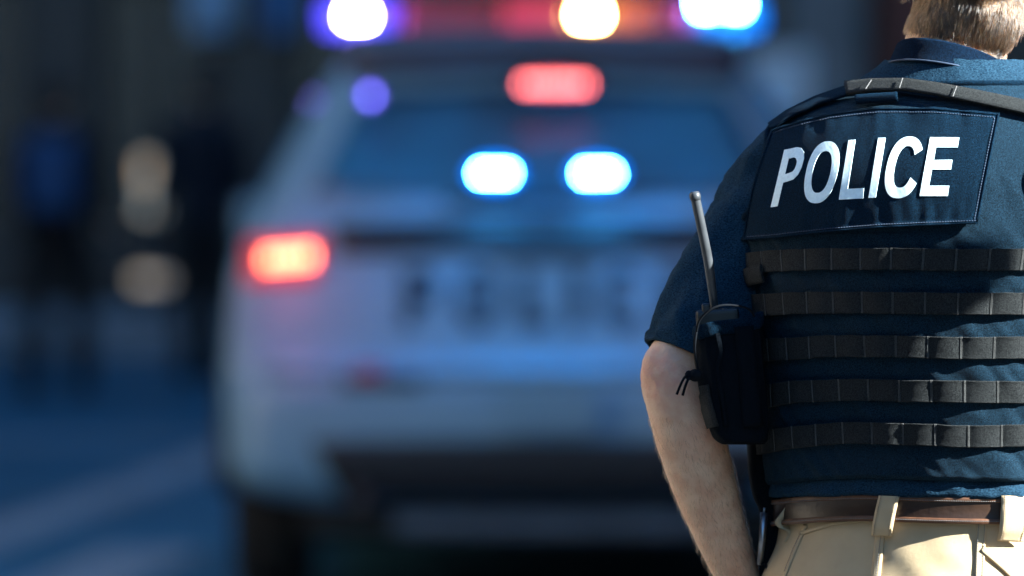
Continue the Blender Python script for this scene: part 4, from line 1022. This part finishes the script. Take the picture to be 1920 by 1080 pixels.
stitches('stitching', NB_, [[inset(.012 + .976 * i / 30, .965) for i in range(31)], [inset(.982, .96 - .92 * i / 20) for i in range(21)], [inset(.988 - .976 * i / 30, .03) for i in range(31)]], M['thread_n'], vest, .0004, 5, 3.2, .0005)
# the six letters
def ell(cx, cy, rx, ry, k, a, e=.86):
    c, s = math.cos(a), math.sin(a); y = cy + ry * math.copysign(abs(s) ** e, s); return (cx + rx * math.copysign(abs(c) ** e, c) + k * (y - cy), y)
def ring_px(cx, cy, rx, ry, sx, sy, k, a0, a1, n=44, cx2=None, cy2=None):
    return [(ell(cx, cy, rx, ry, k, R(a0 + (a1 - a0) * i / (n - 1))), ell(cx2 or cx, cy2 or cy, sx, sy, k, R(a0 + (a1 - a0) * i / (n - 1)))) for i in range(n)]
LET = {
    'P': [[((1446, 389), (1459, 387)), ((1471.4, 281.8), (1484, 279.5))],
          [((1484, 279.4), (1480.5, 298)), ((1496, 276.8), (1489, 295.6)), ((1503.5, 278.6), (1493, 297.5)), ((1508, 286), (1495, 303)), ((1508.3, 297), (1494, 309)), ((1504, 314), (1491, 317.5)), ((1497, 328), (1487, 322.5)), ((1488, 337), (1481, 325)), ((1476, 341), (1475.5, 326.6)), ((1466, 343.7), (1469, 327.2))]],
    'O': [ring_px(1541.5, 323.7, 29.5, 57.8, 16.8, 39, -.205, 0, 360, 56, 1541.2, 323)],
    'L': [[((1573.5, 374.6), (1587, 374)), ((1591.5, 263.8), (1604.4, 262.7))], [((1586.6, 374), (1588.7, 355)), ((1619, 372.4), (1620.4, 353))]],
    'I': [[((1628.9, 371.2), (1642.4, 370.7)), ((1647, 259.6), (1660.7, 259.3))]],
    'C': [ring_px(1695, 314.5, 32.5, 57.6, 17.5, 39, -.2, -32, -333, 50, 1695.5, 313.5)],
    'E': [[((1724.5, 367.8), (1738.5, 367.8)), ((1744.2, 258.2), (1758.5, 258.4))], [((1758.4, 258.4), (1755.4, 277)), ((1798.5, 258.7), (1795.6, 277))],
          [((1751.5, 301), (1748, 318.4)), ((1785.8, 300.4), (1782.7, 318.4))], [((1741.9, 348.7), (1738.6, 367.8)), ((1779.9, 348.7), (1777, 367.8))]]}
for ch in 'POLICE':
    strip_mesh('letter', LET[ch], lambda x, y: cast(NB_, x, y, .0005), M['reflective'], vest, .0006, .25, 5)
# shoulder and top binding straps
ribbon('shoulder_strap', PB, [(1446, 240), (1480, 216), (1530, 192), (1590, 172), (1640, 166), (1700, 168), (1760, 176)], lambda t: 13 + 8 * t, .003, M['navy2'], vest, .002, 50)
ribbon('top_webbing', PB, [(1588, 171), (1640, 165), (1700, 164), (1760, 173), (1830, 187), (1900, 202), (1960, 216)], 23, .003, M['olive'], vest, .0045, 60, 5, .0004)
ribbon('drag_loop', PB, [(1607, 193), (1640, 190), (1685, 187)], 14, .003, M['navy2'], vest, .005, 20, 4, .003)
stitches('stitching', PB, [[(1628, 178), (1640, 160)], [(1690, 176), (1697, 156)], [(1788, 192), (1796, 170)]], M['thread'], vest, .0085, 3, 2.6, .0006)
# side flap by the left armhole
lb_ = mk('tmp_base', [surf(t, z, VO + .002) for z in np.linspace(1.12, 1.45, 40) for t in thp], grid_faces(160, 40)); LB = bvh_of(lb_); bpy.data.objects.remove(lb_, do_unlink=True)
ribbon('side_tab', LB, [(1442, 512), (1427, 515), (1412, 520)], 34, .003, M['olive'], vest, .009, 12, 5, .001)

# ------------------------------------------------------------------ radio pouch, radio, belt gear (carried things)
PQ = lambda x, y, d: P(x, y, d - .044)
pouch = empty('radio_pouch', PQ(1365, 832, 8.0), label='black cloth radio pouch on the side of the navy vest', cat='pouch')
rows_ = [(604, 1303, 1428), (640, 1302, 1430), (690, 1304, 1433), (740, 1313, 1436), (790, 1326, 1438), (818, 1338, 1438), (831, 1352, 1434)]
S = spline([(y, a, b) for y, a, b in rows_], 40); v = []; seg = 48
for j, (y, a, b) in enumerate(S):
    t = j / 39; cx, hw = (a + b) / 2, (b - a) / 2 / 1600; dep = .034 + .004 * math.sin(math.pi * t)
    if t > .93: dep *= .82
    for i in range(seg):
        an = 2 * math.pi * i / seg; c, s = math.cos(an), math.sin(an); e = .55
        q = PQ(cx, y + 14 * c * (-1 if t < .3 else 0) * (1 - t / .3 if t < .3 else 0), 8.0)
        w = .0030 * nz(c * 3 + 2, t * 5, s * 2) + .0022 * nz(c * 8, t * 4, s * 8 + 5)
        v.append(q + Vector((math.copysign(abs(c) ** e, c) * (hw + w), math.copysign(abs(s) ** e, s) * (dep + w) - .010 , 0)))
fcs = grid_faces(seg, 40, True) + [tuple(39 * seg + k for k in range(seg))]
pb = mk('pouch_body', v, fcs, M['pouch'], pouch)
bm = bmesh.new(); bm.from_mesh(pb.data); bmesh.ops.recalc_face_normals(bm, faces=bm.faces); bm.to_mesh(pb.data); bm.free()
rim = [v[i] + Vector((0, -.001, -.004)) for i in range(seg)]
Geo().tube(rim + rim[:1], [(.0085, .0028)] * (seg + 1), 10, False, (0, 0, 1)).build('pouch_rim', M['navy2'], pouch)
PBv = bvh_of(pb)
ribbon('pouch_seam', PBv, [(1345, 625), (1352, 660), (1345, 690), (1352, 740), (1362, 800)], 9, .003, M['pouch'], pouch, .0015, 24)
ribbon('pouch_strap', PBv, [(1322, 722), (1330, 765), (1340, 800)], 18, .003, M['olive'], pouch, .003, 14)
ribbon('pouch_flap', PBv, [(1395, 612), (1402, 700), (1410, 800)], 34, .003, M['pouch'], pouch, .003, 20)
cd = [PQ(1306, 622, 7.955), PQ(1312, 600, 7.945), PQ(1330, 582, 7.94), PQ(1352, 573, 7.94), PQ(1378, 573, 7.945), PQ(1405, 580, 7.95), PQ(1418, 600, 7.96)]
Geo().tube([Vector(r) for r in spline(cd, 30)], .0013, 8).build('cord', M['cord'], pouch)
Geo().tube([Vector(r) for r in spline([PQ(1306, 622, 7.955), PQ(1303, 655, 7.955), PQ(1308, 690, 7.955), PQ(1306, 704, 7.955)], 16)], .0013, 8).build('cord', M['cord'], pouch)
Geo().ball(PQ(1304, 704, 7.95), (.0085, .008, .0075), 16).build('cord_lock', M['cord'], pouch)
for dx, c in ((0, [PQ(1300, 704, 7.95), PQ(1288, 704, 7.945), PQ(1279, 716, 7.943), PQ(1269, 740, 7.943)]), (1, [PQ(1300, 706, 7.95), PQ(1293, 708, 7.945), PQ(1286, 722, 7.943), PQ(1280, 742, 7.943)])):
    Geo().tube([Vector(r) for r in spline(c, 16)], .0016, 8).build('cord_end', M['cord'], pouch)
Geo().ball(PQ(1292, 704, 7.948), (.005, .004, .006), 10).build('cord_knot', M['cord'], pouch)

radio = empty('two_way_radio', PQ(1345, 760, 8.0), label='black two way radio with long antenna standing in the vest pouch', cat='radio')
ra = Matrix.Rotation(R(-4), 3, 'Y')
Geo().box(PQ(1350, 660, 7.985), (.050, .034, .10), .005, ra).box(PQ(1348, 600, 7.985), (.044, .030, .024), .004, ra).build('radio_body', M['rubber'], radio, False)
Geo().tube([PQ(1362, 600, 7.975), PQ(1360, 578, 7.975)], [.0052, .0048], 14).build('knob', M['rubber'], radio)
Geo().tube([PQ(1376, 600, 7.98), PQ(1374, 582, 7.98)], [.0045, .0042], 14).build('knob', M['rubber'], radio)
Geo().box(PQ(1325, 590, 7.975), (.010, .014, .026), .003, ra).build('antenna_guard', M['rubber'], radio, False)
ap = spline([PQ(1346, 625, 8.005), PQ(1337, 555, 7.992), PQ(1328, 490, 7.98), PQ(1314, 420, 7.968), PQ(1304, 372, 7.962)], 40)
ant = Geo(); ant.tube([Vector(r) for r in ap], [.0040 + .0016 * min(1, i / 16) for i in range(40)], 18)
ao = ant.build('antenna', M['grey_rubber'], radio)
Geo().tube([PQ(1304.5, 376, 7.962), PQ(1303.5, 370, 7.962), PQ(1302.6, 364, 7.962), PQ(1302, 359, 7.962)], [.0056, .0066, .0064, .0045], 18).build('antenna_tip', M['grey_rubber'], radio)

hol = empty('belt_holster', P(1450, 1100, 8.0), label='black holster hanging from the belt beside the forearm', cat='holster')
S = spline([(826, 1401, 1440), (880, 1403, 1442), (930, 1412, 1462), (960, 1424, 1482), (1010, 1424, 1474), (1080, 1424, 1462), (1180, 1424, 1455), (1290, 1428, 1450)], 40); v = []; seg = 28
for j, (y, a, b) in enumerate(S):
    for i in range(seg):
        an = 2 * math.pi * i / seg; c, s = math.cos(an), math.sin(an); e = .6
        v.append(P((a + b) / 2, y, 8.06) + Vector((math.copysign(abs(c) ** e, c) * (b - a) / 3200, math.copysign(abs(s) ** e, s) * .03, 0)))
ho = mk('holster_body', v, grid_faces(seg, 40, True) + [tuple(range(seg))[::-1], tuple(39 * seg + k for k in range(seg))], M['pouch'], hol)
bm = bmesh.new(); bm.from_mesh(ho.data); bmesh.ops.recalc_face_normals(bm, faces=bm.faces); bm.to_mesh(ho.data); bm.free()
Geo().tube([P(1434, 952, 8.02), P(1433, 962, 8.02)], .0016, 8).tube([P(1433, 962, 8.02), P(1430, 1010, 8.02), P(1425, 1060, 8.022)], [.0046, .0044, .0034], 10).build('metal_clip', M['steel'], hol)
Geo().tube([Vector(r) for r in spline([P(1427, 1060, 8.02), P(1434, 1058, 8.02), P(1440, 1068, 8.02), P(1446, 1085, 8.02), P(1450, 1110, 8.02)], 16)], .0018, 8).build('cord', M['cord'], hol)
